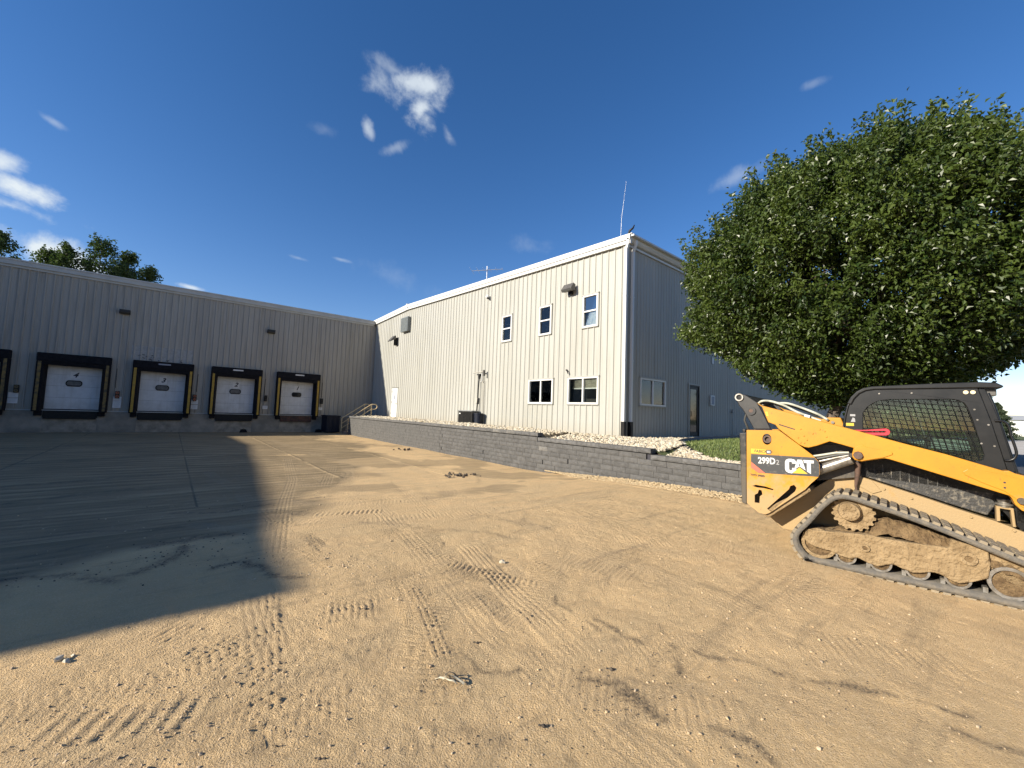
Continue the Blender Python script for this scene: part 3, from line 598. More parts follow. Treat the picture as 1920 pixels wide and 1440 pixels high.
def rock_bed_stones():
    pts = []; sz = []
    while len(pts) < 13500:
        if random.random() < .62: x = random.uniform(9.8, 12.2); y = 3.0 + 25.6 * random.random() ** 1.6; 
        else: x = random.uniform(9.8, 18); y = random.uniform(2.9, 8.35)
        if y < 8.4 and inpoly(x, y, LAWN): continue
        if x > 16.6 and y > 7.3: continue
        if x > 12.2 and y > 8.4: continue
        r = .028 + .028 * random.random()
        if y > 16: r *= 1.7
        elif y > 12: r *= 1.3
        pts.append((x, y, TZ(x, y) - .01 + (.025 if random.random() < .3 else 0) + .09 * max(0, 1 - abs(x - 11.2) / 1.2) * (y > 5))); sz.append(r)
    V, F, t = stones(np.array(pts), np.array(sz)); put('bed_stones', np_mesh('bed_stones', V, F, 'river_rock', attrs={'tone': t}), kind='stuff', label='pale river rock spread along the top of the retaining wall', category='stones')
    pts = []; sz = []
    while len(pts) < 4200:
        y = random.uniform(2.6, 9.6); wd = .52 * float(sstep((9.7 - y) / 2.5)); x = 9.5 - wd * random.random() ** 1.1
        pts.append((x, y, float(GY(y)) - .002 + .05 * max(0, (x - 9.2) / .3))); sz.append(.011 + .016 * random.random())
    V, F, t = stones(np.array(pts), np.array(sz)); put('gravel_strip', np_mesh('gravel_strip', V, F, 'pea_gravel', attrs={'tone': t}), kind='stuff', label='yellowish pea gravel strip at the foot of the retaining wall', category='gravel')
rock_bed_stones()

def yard_pebbles():
    n = 1700; a = RNG.random(n); d = 1.2 + 9 * RNG.random(n) ** 2.0; az = R_(50.3) + (RNG.random(n) - .5) * R_(112)
    x = d * np.cos(az); y = d * np.sin(az); s = .0024 + .006 * RNG.random(n) ** 3 * (1 + d * .12)
    m2 = 600; xx = RNG.normal(.05, .38, m2); yy = RNG.normal(2.9, .34, m2); ss = .003 + .006 * RNG.random(m2) ** 2.6
    m3 = 260; x3 = RNG.normal(1.5, .3, m3); y3 = RNG.normal(4.4, .5, m3); s3 = .003 + .008 * RNG.random(m3) ** 2
    m4 = 200; x4 = RNG.normal(3.1, .9, m4); y4 = RNG.normal(1.0, .6, m4); s4 = .003 + .009 * RNG.random(m4) ** 2
    x = np.concatenate([x, xx, x3, x4]); y = np.concatenate([y, yy, y3, y4]); s = np.concatenate([s, ss, s3, s4]); k = (x < 9.2) & (y > -1)
    x, y, s = x[k], y[k], s[k]; z = yard_z(x, y)
    V, F, t = stones(np.stack([x, y, z], -1), s, .7, .35); put('pebbles', np_mesh('pebbles', V, F, 'pebble', attrs={'tone': t}), kind='stuff', label='loose pebbles and clods scattered over the dirt yard', category='pebbles')
    # crumbs of asphalt
    P = []; S = []
    for cx, cy, r, q, s0 in [(2.75, 2.2, .2, 60, .006), (2.8, 1.6, .12, 50, .006), (2.2, 1.45, .16, 70, .006), (2.09, 1.7, .1, 40, .006), (2.4, .9, .12, 40, .006), (2.15, 1.2, .4, 60, .006), (1.66, 1.6, .35, 50, .006),
                          (3.5, .7, .3, 60, .006), (.75, 5.1, .25, 70, .009), (.2, 5.8, .4, 90, .011), (0.3, 6.3, .5, 60, .011), (-.7, 5.7, .5, 90, .011), (1.5, 8.7, 1.0, 70, .012), (3.0, 2.6, .9, 50, .006), (2.5, 1.9, 1.2, 150, .006), (4, 6, 2.0, 60, .010), (-.3, 3.2, .6, 30, .007)]:
        for _ in range(q // 2): P.append((random.gauss(cx, r), random.gauss(cy, r * .45))); S.append(s0 * random.uniform(.3, 1.0))
    P = np.array(P); z = yard_z(P[:, 0], P[:, 1]); V, F, t = stones(np.concatenate([P, z[:, None]], 1), np.array(S), .6, .25)
    put('asphalt_crumbs', np_mesh('asphalt_crumbs', V, F, 'asphalt_crumb', attrs={'tone': t}), kind='stuff', label='black crumbs of asphalt lying in trails on the dirt', category='debris')
def yard_z(x, y):
    o = bpy.data.objects['ground']; me = o.data; dg = bpy.context.evaluated_depsgraph_get()
    out = np.zeros(len(x)); oe = o.evaluated_get(dg)
    for i in range(len(x)):
        ok, loc, nrm, fi = oe.ray_cast((float(x[i]), float(y[i]), 3.), (0, 0, -1)); out[i] = loc.z if ok else 0
    return out
yard_pebbles()

# ------------------------------------------------------------------ buildings
def clad(u0, u1, zb, zt, holes, pitch, depth, top_w, side_w, place, phase=0.):
    """ribbed sheet from u0 to u1; place(u, d, z) -> world; d is the distance out from the wall plane"""
    pr = []
    k = math.floor((u0 - phase) / pitch) - 1
    while True:
        c = phase + k * pitch; k += 1
        if c - top_w > u1: break
        pr += [(c - top_w / 2 - side_w, 0), (c - top_w / 2, depth), (c + top_w / 2, depth), (c + top_w / 2 + side_w, 0), (c + pitch * .5 - .014, 0), (c + pitch * .5, .004), (c + pitch * .5 + .014, 0)]
    us = [p[0] for p in pr]; ds = [p[1] for p in pr]
    dv = lambda u: float(np.interp(u, us, ds))
    br = sorted(set([u0, u1] + [u for u in us if u0 < u < u1] + [e for h in holes for e in h[:2] if u0 < e < u1]))
    mb = MB()
    for a, b in zip(br[:-1], br[1:]):
        if b - a < 1e-6: continue
        mid = (a + b) / 2; iv = [(zb, None)]
        hs = sorted([h for h in holes if h[0] < mid < h[1]], key=lambda h: h[2])
        lo = zb; segs = []
        for h in hs: segs.append((lo, lo, h[2], h[2])); lo = h[3]
        segs.append((lo, lo, zt(a), zt(b)))
        for z0a, z0b, z1a, z1b in segs:
            if z1a - z0a < 1e-4: continue
            mb.add([place(a, dv(a), z0a), place(b, dv(b), z0b), place(b, dv(b), z1b), place(a, dv(a), z1a)], [(0, 1, 2, 3)])
    return mb
# main ribbed building: gable wall towards the yard on x = 12.27, long side wall on y = 8.55
XW, YS, YD = 12.27, 8.55, 32.17
RIDGE_Y = 26.3
def rake(y): return 8.20 + (min(y, 2 * RIDGE_Y - y) - YS) * (.68 / (RIDGE_Y - YS))
two = thing('metal_building', 'tall cream ribbed metal building with small upper windows and white corner downspouts', 'building', (XW, YS, 1.1))
WB = [(14.93, 15.66, 5.35, 6.61), (12.28, 13.02, 5.35, 6.61), (9.79, 10.53, 5.35, 6.61), (12.07, 13.57, 2.36, 3.40), (9.69, 11.22, 2.36, 3.40), (27.33, 28.33, 1.2, 3.36)]
u = YS + .12; i = 0
while u < 44:
    v = min(u + .9144, 44.0)
    mb = clad(u, v, 1.17 if u > YS else 1.1, lambda y: rake(y) - .02, [h for h in WB if h[1] > u and h[0] < v], .3048, .030, .036, .016, lambda a, d, z: (XW - d, a, z), YS + .2)
    obj('wall_panel', mb, 'siding', two); u = v
WS = [(13.18, 14.94, 2.37, 3.38), (16.86, 17.75, 1.17, 3.38)]
u = XW + .12
while u < 46:
    v = min(u + .9144, 46.0)
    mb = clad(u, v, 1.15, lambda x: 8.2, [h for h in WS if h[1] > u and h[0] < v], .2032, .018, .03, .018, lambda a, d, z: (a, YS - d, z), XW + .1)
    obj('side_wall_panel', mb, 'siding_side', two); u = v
# core behind the sheets (keeps daylight out), with the office recesses left open behind the openings
core = MB(); core.box((XW + .9, YS + .9, .3), (45.9, 43.9, 8.1)); obj('core', core, 'room', two)
mb = MB()   # inner lining just behind the sheets, cut round the openings
for (u0, u1, zt_, hs, pl_) in ((YS + .05, 44, rake, WB, lambda a, z: (XW + .02, a, z)),):
    br = sorted(set([u0, RIDGE_Y, u1] + [e for h in hs for e in h[:2]]))
    for a, b in zip(br[:-1], br[1:]):
        h2 = sorted([h for h in hs if h[0] < (a + b) / 2 < h[1]], key=lambda h: h[2]); lo = .3
        for h in h2: mb.add([pl_(a, lo), pl_(b, lo), pl_(b, h[2]), pl_(a, h[2])], [(0, 1, 2, 3)]); lo = h[3]
        mb.add([pl_(a, lo), pl_(b, lo), pl_(b, zt_(b) - .1), pl_(a, zt_(a) - .1)], [(0, 1, 2, 3)])
br = sorted(set([XW + .02, 46] + [e for h in WS for e in h[:2]]))
for a, b in zip(br[:-1], br[1:]):
    h2 = [h for h in WS if h[0] < (a + b) / 2 < h[1]]; lo = .3
    for h in h2: mb.add([(a, YS + .02, lo), (b, YS + .02, lo), (b, YS + .02, h[2]), (a, YS + .02, h[2])], [(0, 1, 2, 3)]); lo = h[3]
    mb.add([(a, YS + .02, lo), (b, YS + .02, lo), (b, YS + .02, 8.15), (a, YS + .02, 8.15)], [(0, 1, 2, 3)])
mb.box((45.98, YS, .3), (46.02, 44, 8.2)); obj('lining', mb, 'room', two)
# roof, rake and eave trim
mb = MB()
for y0, y1 in ((YS - .35, RIDGE_Y), (RIDGE_Y, 2 * RIDGE_Y - YS + .3)):
    z0, z1 = rake(y0) + .22, rake(y1) + .22
    mb.add([(XW - .1, y0, z0), (46.2, y0, z0), (46.2, y1, z1), (XW - .1, y1, z1), (XW - .1, y0, z0 - .06), (46.2, y0, z0 - .06), (46.2, y1, z1 - .06), (XW - .1, y1, z1 - .06)], [(0, 1, 2, 3), (7, 6, 5, 4), (0, 4, 5, 1), (1, 5, 6, 2), (2, 6, 7, 3), (3, 7, 4, 0)])
obj('roof', mb, 'roof', two)
mb = MB()
for y0, y1 in ((YS - .22, RIDGE_Y), (RIDGE_Y, 44)):
    for x0, x1, a, b in ((XW - .17, XW - .05, .05, .25), (XW - .13, XW - .045, -.09, .047)):
        r0, r1 = rake(y0), rake(y1)
        mb.add([(x0, y0, r0 + a), (x1, y0, r0 + a), (x1, y1, r1 + a), (x0, y1, r1 + a), (x0, y0, r0 + b), (x1, y0, r0 + b), (x1, y1, r1 + b), (x0, y1, r1 + b)], [(0, 3, 2, 1), (4, 5, 6, 7), (0, 1, 5, 4), (1, 2, 6, 5), (2, 3, 7, 6), (3, 0, 4, 7)])
obj('rake_trim', mb, 'trim', two)
mb = MB(); mb.box((XW - .20, RIDGE_Y - .09, rake(RIDGE_Y) + .02), (XW - .04, RIDGE_Y + .09, rake(RIDGE_Y) + .30)); obj('ridge_cap', mb, 'trim', two)
mb = MB(); mb.prism([(YS - .02, 8.06), (YS - .06, 8.06), (YS - .06, 8.14), (YS - .02, 8.17)], XW + .02, 46, 'x')
mb.prism([(YS - .02, 8.18), (YS - .14, 8.19), (YS - .2, 8.26), (YS - .22, 8.44), (YS - .27, 8.44), (YS - .27, 8.47), (YS - .20, 8.47), (YS - .16, 8.30), (YS - .02, 8.24)], XW - .12, 46, 'x'); obj('gutter', mb, 'trim', two)
mb = MB(); mb.box((XW - .05, YS - .045, 1.15), (XW - .036, YS + .13, 8.1)); mb.box((XW - .036, YS - .045, 1.15), (XW + .13, YS - .03, 8.1)); obj('corner_trim', mb, 'siding', two)
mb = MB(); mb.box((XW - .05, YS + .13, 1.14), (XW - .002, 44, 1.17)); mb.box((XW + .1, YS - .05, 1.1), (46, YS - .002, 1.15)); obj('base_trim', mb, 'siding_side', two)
mb = MB(); mb.box((XW + .0, YS + .01, .3), (XW + .3, 44, 1.16)); mb.box((XW + .3, YS + .01, .3), (46, YS + .3, 1.14)); obj('foundation', mb, 'concrete', two)
def downspout(x, y, dx, dy, kind):
    P = [(x, y, 8.3), (x, y, 8.14), (x + dx, y + dy, 7.9), (x + dx, y + dy, 1.75)]
    mb = MB(); hw = .05
    for a, b in zip(P[:-1], P[1:]):
        vs = []
        for p in (a, b): vs += [(p[0] - hw, p[1] - hw, p[2]), (p[0] + hw, p[1] - hw, p[2]), (p[0] + hw, p[1] + hw, p[2]), (p[0] - hw, p[1] + hw, p[2])]
        mb.add(vs, [(0, 1, 2, 3), (7, 6, 5, 4), (0, 4, 5, 1), (1, 5, 6, 2), (2, 6, 7, 3), (3, 7, 4, 0)])
    d = obj('downspout', mb, 'white', two, bevel=.008)
    mb = MB(); mb.box((x + dx - .07, y + dy - .07, 1.06), (x + dx + .07, y + dy + .07, 1.75)); obj('boot', mb, 'black_plastic', d, bevel=.012)
    mb = MB()
    for z in (3.9, 6.2): mb.box((x + dx - .065, y + dy - .055, z), (x + dx + .065, y + dy + .055, z + .03))
    obj('bracket', mb, 'white', d)
downspout(XW - .12, YS - .14, .0, .08, 0)
downspout(XW + .22, YS - .22, 0, .11, 1)
mb = MB(); mb.box((12.6, 7.9, 1.14), (13.3, 8.25, 1.2)); obj('splash_block', mb, 'walk', two)
mb = MB(); mb.tube([(XW - .12, YS - .15, 8.46), (XW - .14, YS - .2, 8.55), (XW - .1, YS - .3, 8.62), (XW - .06, YS - .33, 8.74)], [.05, .05, .035, .02], 6); obj('roof_bracket', mb, 'black', two)

def window_x(u0, u1, z0, z1, kind, label):
    """window in the x = XW wall"""
    f = MB(); t = .055; X0, X1 = XW - .055, XW + .06
    f.box((X0, u0, z0), (X1, u1, z0 + t)); f.box((X0, u0, z1 - t), (X1, u1, z1)); f.box((X0, u0, z0 + t), (X1, u0 + t, z1 - t)); f.box((X0, u1 - t, z0 + t), (X1, u1, z1 - t))
    if kind == 'hung': f.box((XW - .03, u0 + t, (z0 + z1) / 2 - .028), (XW + .05, u1 - t, (z0 + z1) / 2 + .028))
    else: f.box((XW - .03, (u0 + u1) / 2 - .03, z0 + t), (XW + .05, (u0 + u1) / 2 + .03, z1 - t))
    w_ = obj('window', f, 'vinyl', two, label=label)
    tr = MB(); tr.box((XW - .07, u0 - .05, z1 + .002), (XW - .01, u1 + .05, z1 + .045)); tr.box((XW - .065, u0 - .04, z0 - .04), (XW - .01, u1 + .04, z0 - .002)); tr.box((XW - .05, u0 - .045, z0 - .002), (XW - .008, u0 - .002, z1)); tr.box((XW - .05, u1 + .002, z0 - .002), (XW - .008, u1 + .045, z1)); obj('surround', tr, 'siding' , w_)
    if kind == 'hung': rr = [(u0 + t, u1 - t, z0 + t, (z0 + z1) / 2 - .028), (u0 + t, u1 - t, (z0 + z1) / 2 + .028, z1 - t)]
    else: rr = [(u0 + t, (u0 + u1) / 2 - .03, z0 + t, z1 - t), ((u0 + u1) / 2 + .03, u1 - t, z0 + t, z1 - t)]
    for k, (a, b, c, d) in enumerate(rr):
        g = MB(); g.box((XW + .012, a, c), (XW + .018, b, d)); obj('pane', g, ('mirror_glass' if u0 < 10 else 'sky_glass') if kind == 'hung' and k == 1 else 'pane_glass', w_)
        if kind == 'hung' and (k == 0 or u0 > 10): g = MB(); g.box((XW + .05, a, c), (XW + .06, b, d)); obj('curtain', g, 'curtain', w_)
    rm = MB(); rm.box((XW + .021, u0 - .02, z0 - .05), (XW + .85, u1 + .02, z1 + .05)); rm.f = [f_ for i_, f_ in enumerate(rm.f) if i_ != 5]; rm.sm = rm.sm[:5]; obj('reveal', rm, 'room', w_)
    return w_
window_x(*WB[0], 'hung', 'upper sash window farthest from the corner')
window_x(*WB[1], 'hung', 'middle one of the three upper sash windows')
window_x(*WB[2], 'hung', 'upper sash window nearest the corner downspouts, reflecting the sky')
wa = window_x(*WB[3], 'slide', 'lower sliding window with a white box standing inside')
g = MB(); g.box((XW + .12, 12.35, 2.42), (XW + .3, 12.62, 2.72)); g.box((XW + .1, 12.32, 2.40), (XW + .32, 12.65, 2.42)); obj('box', g, 'white', wa, bevel=.01)
wb = window_x(*WB[4], 'slide', 'lower sliding window with half drawn blinds')
for a, b in ((9.8, 10.42), (10.5, 11.12)):
    g = MB()
    for k in range(9): g.box((XW + .07, a, 3.33 - .04 * k - .03), (XW + .085, b, 3.33 - .04 * k), None)
    obj('blind', g, 'roomgrey', wb); g = MB(); g.box((XW + .06, a, 2.945), (XW + .10, b, 2.985)); obj('blind_rail', g, 'white', wb)
# window and door in the shaded side wall
f = MB(); u0, u1, z0, z1 = WS[0]; t = .055; Y0, Y1 = YS - .055, YS + .06
f.box((u0, Y0, z0), (u1, Y1, z0 + t)); f.box((u0, Y0, z1 - t), (u1, Y1, z1)); f.box((u0, Y0, z0 + t), (u0 + t, Y1, z1 - t)); f.box((u1 - t, Y0, z0 + t), (u1, Y1, z1 - t)); f.box(((u0 + u1) / 2 - .035, YS - .03, z0 + t), ((u0 + u1) / 2 + .035, YS + .05, z1 - t))
ws = obj('window', f, 'vinyl', two, label='sliding window in the shaded side wall beside the downspouts')
for a, b in ((u0 + t, (u0 + u1) / 2 - .035), ((u0 + u1) / 2 + .035, u1 - t)): g = MB(); g.box((a, YS + .012, z0 + t), (b, YS + .018, z1 - t)); obj('pane', g, 'sky_glass', ws)
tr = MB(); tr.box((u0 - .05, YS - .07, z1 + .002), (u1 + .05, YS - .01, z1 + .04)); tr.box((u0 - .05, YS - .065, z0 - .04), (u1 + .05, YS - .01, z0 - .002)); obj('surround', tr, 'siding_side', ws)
g = MB(); g.box((u0 - .02, YS + .4, z0 - .05), (u1 + .02, YS + .45, z1 + .05)); obj('blind', g, 'room', ws)
u0, u1, z0, z1 = WS[1]
f = MB(); f.box((u0, YS - .03, z0), (u0 + .05, YS + .06, z1)); f.box((u1 - .05, YS - .03, z0), (u1, YS + .06, z1)); f.box((u0 + .05, YS - .03, z1 - .06), (u1 - .05, YS + .06, z1))
dr = obj('glass_door', f, 'black', two, label='black framed glass entrance door')
f = MB(); f.box((u0 + .055, YS - .01, z0 + .02), (u0 + .14, YS + .035, z1 - .07)); f.box((u1 - .15, YS - .01, z0 + .02), (u1 - .055, YS + .035, z1 - .07)); f.box((u0 + .14, YS - .01, z0 + .02), (u1 - .15, YS + .035, z0 + .22)); f.box((u0 + .14, YS - .01, z1 - .17), (u1 - .15, YS + .035, z1 - .07)); obj('door_leaf', f, 'black', dr)
g = MB(); g.box((u0 + .14, YS + .01, z0 + .22), (u1 - .15, YS + .018, z1 - .17)); obj('pane', g, 'bronzeglass', dr)
g = MB(); g.tube([(u0 + .1, YS - .01, 2.25), (u0 + .1, YS - .07, 2.25), (u0 + .1, YS - .07, 2.05), (u0 + .1, YS - .01, 2.05)], .014, 6); obj('handle', g, 'black', dr)
f = MB(); f.box((u0 - .07, YS - .05, z0), (u0 - .002, YS - .005, z1 + .06)); f.box((u1 + .002, YS - .05, z0), (u1 + .07, YS - .005, z1 + .06)); f.box((u0 - .002, YS - .05, z1 + .002), (u1 + .002, YS - .005, z1 + .06)); obj('door_trim', f, 'siding_side', two)
# personnel door near the inner corner
u0, u1, z0, z1 = WB[5]
f = MB(); f.box((XW - .045, u0, z0), (XW + .05, u0 + .06, z1)); f.box((XW - .045, u1 - .06, z0), (XW + .05, u1, z1)); f.box((XW - .045, u0 + .06, z1 - .06), (XW + .05, u1 - .06, z1)); pd = obj('personnel_door', f, 'white', two, label='plain white steel door near the inner corner')
f = MB(); f.box((XW - .02, u0 + .06, z0 + .01), (XW + .03, u1 - .06, z1 - .065)); obj('door_leaf', f, 'white', pd)
f = MB(); f.box((XW - .05, u0 - .03, z1 + .002), (XW - .002, u1 + .03, z1 + .04)); obj('drip_cap', f, 'greyfix', pd)
g = MB(); g.cyl((XW - .02, u0 + .16, 2.25), (-1, 0, 0), .035, .06, 10); obj('handle', g, 'steel', pd)
for z in (1.5, 2.3, 3.05): g = MB(); g.box((XW - .05, u1 - .075, z), (XW - .018, u1 - .05, z + .12)); obj('hinge', g, 'steel', pd)
g = MB(); g.box((XW - .024, 27.75, 2.55), (XW - .021, 27.98, 2.85)); obj('notice', g, 'greyink', pd)

# ---- loading dock building, wall on y = 32.17
dock = thing('dock_building', 'long low grey ribbed warehouse wing with a row of numbered loading docks', 'building', (-3, YD, 0))
DX = [6.88 - 3.655 * k for k in range(5)]
holes = [(c - 1.08, c + 1.08, 1.19, 3.75) for c in DX]
u = XW - .005
topd = lambda x: 8.42
while u > -20:
    v = max(u - .9144, -20)
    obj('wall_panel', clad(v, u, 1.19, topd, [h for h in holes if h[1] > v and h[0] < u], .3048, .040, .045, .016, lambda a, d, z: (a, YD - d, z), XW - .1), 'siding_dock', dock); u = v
mb = MB(); mb.box((-20, YD + 3, .5), (XW, YD + 25, 8.3)); mb.box((-20, YD + .02, 3.76), (XW, YD + 3, 8.3))
mb.box((-20, YD + .02, 1.0), (DX[-1] - 1.08, YD + 3, 3.76)); mb.box((DX[0] + 1.08, YD + .02, 1.0), (XW, YD + 3, 3.76))
for a, b in zip(DX[1:], DX[:-1]): mb.box((a + 1.08, YD + .02, 1.0), (b - 1.08, YD + 3, 3.76))
obj('core', mb, 'room', dock)
mb = MB(); mb.box((-20.3, YD - .12, 8.78), (XW + .1, YD + 26, 8.83)); obj('roof', mb, 'roof', dock)
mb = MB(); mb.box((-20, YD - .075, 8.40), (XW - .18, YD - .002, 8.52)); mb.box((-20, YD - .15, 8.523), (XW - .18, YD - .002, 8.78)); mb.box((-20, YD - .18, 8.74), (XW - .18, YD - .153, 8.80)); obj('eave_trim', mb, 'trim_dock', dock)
mb = MB()
edges = [-20.] + sorted(sum([[c - 1.02, c + 1.02] for c in DX], [])) + [XW - .01]
for k in range(0, len(edges), 2): obj('dock_wall', MB().box((edges[k], YD - .07, -.2), (edges[k + 1], YD + .3, 1.19)), 'concrete', dock)
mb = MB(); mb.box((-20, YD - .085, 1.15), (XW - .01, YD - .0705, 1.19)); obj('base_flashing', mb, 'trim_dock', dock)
for n, c in enumerate(DX):
    num = n + 1
    lab = f'dock door numbered {num}' if n < 4 else 'dock door cut by the edge of the view'
    d = obj('dock_door', MB().box((c - 1.08, YD + .18, 3.68), (c + 1.08, YD + .25, 3.75)), 'doorw', dock, label=lab)
    for k in range(4):
        z0 = 1.24 + .615 * k; s = MB(); s.box((c - 1.08, YD + .15, z0), (c + 1.08, YD + .2, z0 + .607))
        for q in (.2, .4): s.box((c - 1.08, YD + .143, z0 + q), (c + 1.08, YD + .15, z0 + q + .01))
        obj('door_section', s, 'doorw', d)
    # rounded window
    def stadium(cx, cz, hw, hh, nseg=8):
        P = []
        for sgn in (1, -1):
            for i in range(nseg + 1):
                a = -math.pi / 2 + math.pi * i / nseg; P.append((cx + sgn * (hw - hh * .75) + sgn * math.cos(a) * hh * .75 , cz + sgn * math.sin(a) * hh))
        return P
    s = MB(); s.prism(stadium(c - .02, 2.635, .32, .165), YD + .125, YD + .1425); wi = obj('door_window', s, 'black', d)
    s = MB(); s.prism(stadium(c - .02, 2.635, .275, .115), YD + .12, YD + .1248); obj('pane', s, 'bronzeglass' if n == 0 else 'doorpane', wi)
    if n < 4:
        s = MB(); s.box((c - .19, YD + .136, 2.90), (c + .17, YD + .1425, 3.27)); obj('numeral_card', s, 'paper', d)
        me = text_mesh(str(num), .36, .004, .35, .012); me.materials.clear(); me.materials.append(M['ink'])
        me.transform(Matrix.Translation((c - .01, YD + .13, 3.08)) @ Matrix.Rotation(R_(90), 4, 'X')); put('numeral', me, d, world_mesh=True)
    sh = obj('dock_shelter', MB().box((c - 1.39, YD - .38, 3.72), (c + 1.39, YD - .02, 4.16)), 'rubber', dock, bevel=.04)
    s = MB(); s.add([(c - 1.3, YD - .38, 3.72), (c + 1.3, YD - .38, 3.72), (c + 1.25, YD - .34, 3.50), (c - 1.25, YD - .33, 3.54)], [(0, 1, 2, 3)]); s.add([(c - 1.3, YD - .36, 3.72), (c + 1.3, YD - .36, 3.72), (c + 1.25, YD - .32, 3.50), (c - 1.25, YD - .31, 3.54)], [(3, 2, 1, 0)]); obj('head_curtain', s, 'rubber', sh)
    for sg in (-1, 1):
        s = MB(); s.prism([(c + sg * 1.385, YD - .02), (c + sg * 1.385, YD - .34), (c + sg * 1.36, YD - .37), (c + sg * 1.12, YD - .37), (c + sg * 1.03, YD + .0), (c + sg * 1.03, YD + .17)], 1.10, 3.719, 'z'); obj('side_pad', s, 'rubber', sh)
        s = MB(); s.box((c + sg * 1.26 - .06, YD - .378, 1.16), (c + sg * 1.26 + .06, YD - .3705, 3.71)); obj('guide_stripe', s, 'yellow_strip' if n < 3 else 'yellow_dull', sh)
    if n < 3:
        s = MB(); s.box((c - .28, YD - .388, 3.97), (c + .28, YD - .3815, 4.05)); obj('maker_plate', s, 'greyink' if n == 2 else 'paper', sh)
    s = MB(); s.box((c - 1.02, YD - .06, .78), (c + 1.02, YD + .16, 1.235)); lv = obj('dock_leveler', s, 'black' if n else 'black', dock, bevel=.01)
    s = MB(); s.box((c - .98, YD - .16, .72), (c + .98, YD - .061, .80)); s.box((c - .98, YD - .10, .80), (c + .98, YD - .0615, 1.12)); obj('lip', s, 'rustplate' if n == 0 else 'black_plastic', lv)
    s = MB(); s.box((c - 1.02, YD - .05, -.2), (c + 1.02, YD + .3, .779)); obj('pit_wall', s, 'concrete2', dock)
    for sg in (-1, 1): s = MB(); s.box((c + sg * 1.17 - .14, YD - .2, .88), (c + sg * 1.17 + .14, YD - .071, 1.14)); obj('bumper', s, 'rubber', dock, bevel=.01)
# repainted patch over door 3
c = DX[2]; u = c - 1.4; px0, px1 = -1.95, .90
mb = clad(px0, px1, 4.2, lambda x: 5.03, [], .3048, .032, .045, .022, lambda a, d, z: (a, YD - d - .004, z), XW - .1); obj('repainted_patch', mb, 'patch', dock)
mb = MB()
for _ in range(26): x = random.uniform(-1.7, -.2) if random.random() < .8 else random.uniform(.2, .5); z = 4.22 + random.random() * .3 * (1 if x < -.6 else .4); q = random.uniform(.02, .07); mb.box((x, YD - .044, z), (x + q * 1.6, YD - .0385, z + q * .5), Matrix.Rotation(random.uniform(-.6, .6), 3, 'Y'))
obj('scrape_marks', mb, 'ink', dock)
# wing on the left, outside the view, that throws the big shadow over the yard
lw = thing('warehouse_wing', 'cream metal wing standing left of the loading docks', 'building', (-18.1, 20, 0))
LX = -18.1; LY0 = 7.65
mb = MB(); rk = lambda y: float(np.interp(y, [7.6, 14, 25.6, 45], [8.60, 8.64, 9.12, 8.4]))
ys_ = [LY0, 14, 25.6, YD]
for a, b in zip(ys_[:-1], ys_[1:]): mb.add([(LX, a, -.2), (LX, b, -.2), (LX, b, rk(b)), (LX, a, rk(a))], [(0, 1, 2, 3)])
mb.add([(LX, LY0, -.2), (-50, LY0, -.2), (-50, LY0, rk(LY0)), (LX, LY0, rk(LY0))], [(0, 1, 2, 3)]); mb.add([(-50, LY0, -.2), (-50, YD + 20, -.2), (-50, YD + 20, 8.2), (-50, LY0, 8.2)], [(0, 1, 2, 3)])
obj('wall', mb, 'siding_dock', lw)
mb = MB(); [mb.add([(LX + .02, a_, rk(a_)), (-50, a_, rk(a_)), (-50, b_, rk(b_)), (LX + .02, b_, rk(b_))], [(0, 1, 2, 3)]) for a_, b_ in ((LY0, 14), (14, 25.6))]; mb.add([(LX + .1, 25.6, rk(25.6)), (-50, 25.6, rk(25.6)), (-50, 55, rk(40)), (LX + .1, 55, rk(40))], [(0, 1, 2, 3)]); obj('roof', mb, 'roof', lw)

# ------------------------------------------------------------------ wall-mounted things
def wallpack_y(x, z, label):
    t = thing('wall_light', label, 'wall light', (x, YD, z), group='wall lights over the docks')
    P = [(YD - .04, z - .12), (YD - .16, z - .12), (YD - .28, z - .03), (YD - .28, z + .12), (YD - .04, z + .12)]
    obj('housing', MB().prism(P, x - .23, x + .23, 'x'), 'bronze', t, bevel=.01)
    obj('lens', MB().prism([(YD - .165, z - .125), (YD - .285, z - .033), (YD - .288, z - .036), (YD - .168, z - .128)], x - .2, x + .2, 'x'), 'lens', t)
wallpack_y(-2.38, 6.86, 'dark wall light on the dock wall, up left of the repainted patch')
wallpack_y(4.95, 6.86, 'dark wall light on the dock wall, nearer the inner corner')
t = thing('floodlight', 'square grey floodlight beside the upper window nearest the corner', 'floodlight', (XW, 11.15, 7.0))
obj('housing', MB().prism([(XW - .34, 6.88), (XW - .38, 6.98), (XW - .22, 7.22), (XW - .10, 7.16), (XW - .12, 6.92)], 10.88, 11.42, 'y'), 'greyfix', t, bevel=.012)
obj('lens', MB().prism([(XW - .345, 6.875), (XW - .36, 6.885), (XW - .385, 6.975), (XW - .37, 6.965)], 10.92, 11.38, 'y'), 'lens', t)
obj('arm', MB().box((XW - .12, 11.07, 6.8), (XW - .034, 11.23, 7.1)), 'bronze', t)
t = thing('floodlight', 'small hooded floodlight below the grey louvre near the inner corner', 'floodlight', (XW, 28.0, 6.8))
obj('housing', MB().prism([(XW - .62, 6.72), (XW - .60, 6.66), (XW - .18, 6.9), (XW - .20, 7.12), (XW - .28, 7.12)], 27.75, 28.2, 'y'), 'greyfix', t, bevel=.01)
obj('arm', MB().box((XW - .2, 27.85, 6.45), (XW - .034, 28.1, 7.0)), 'black', t)
t = thing('louvre_vent', 'square grey louvred vent box high under the gable ridge', 'vent', (XW, 26.35, 7.75))
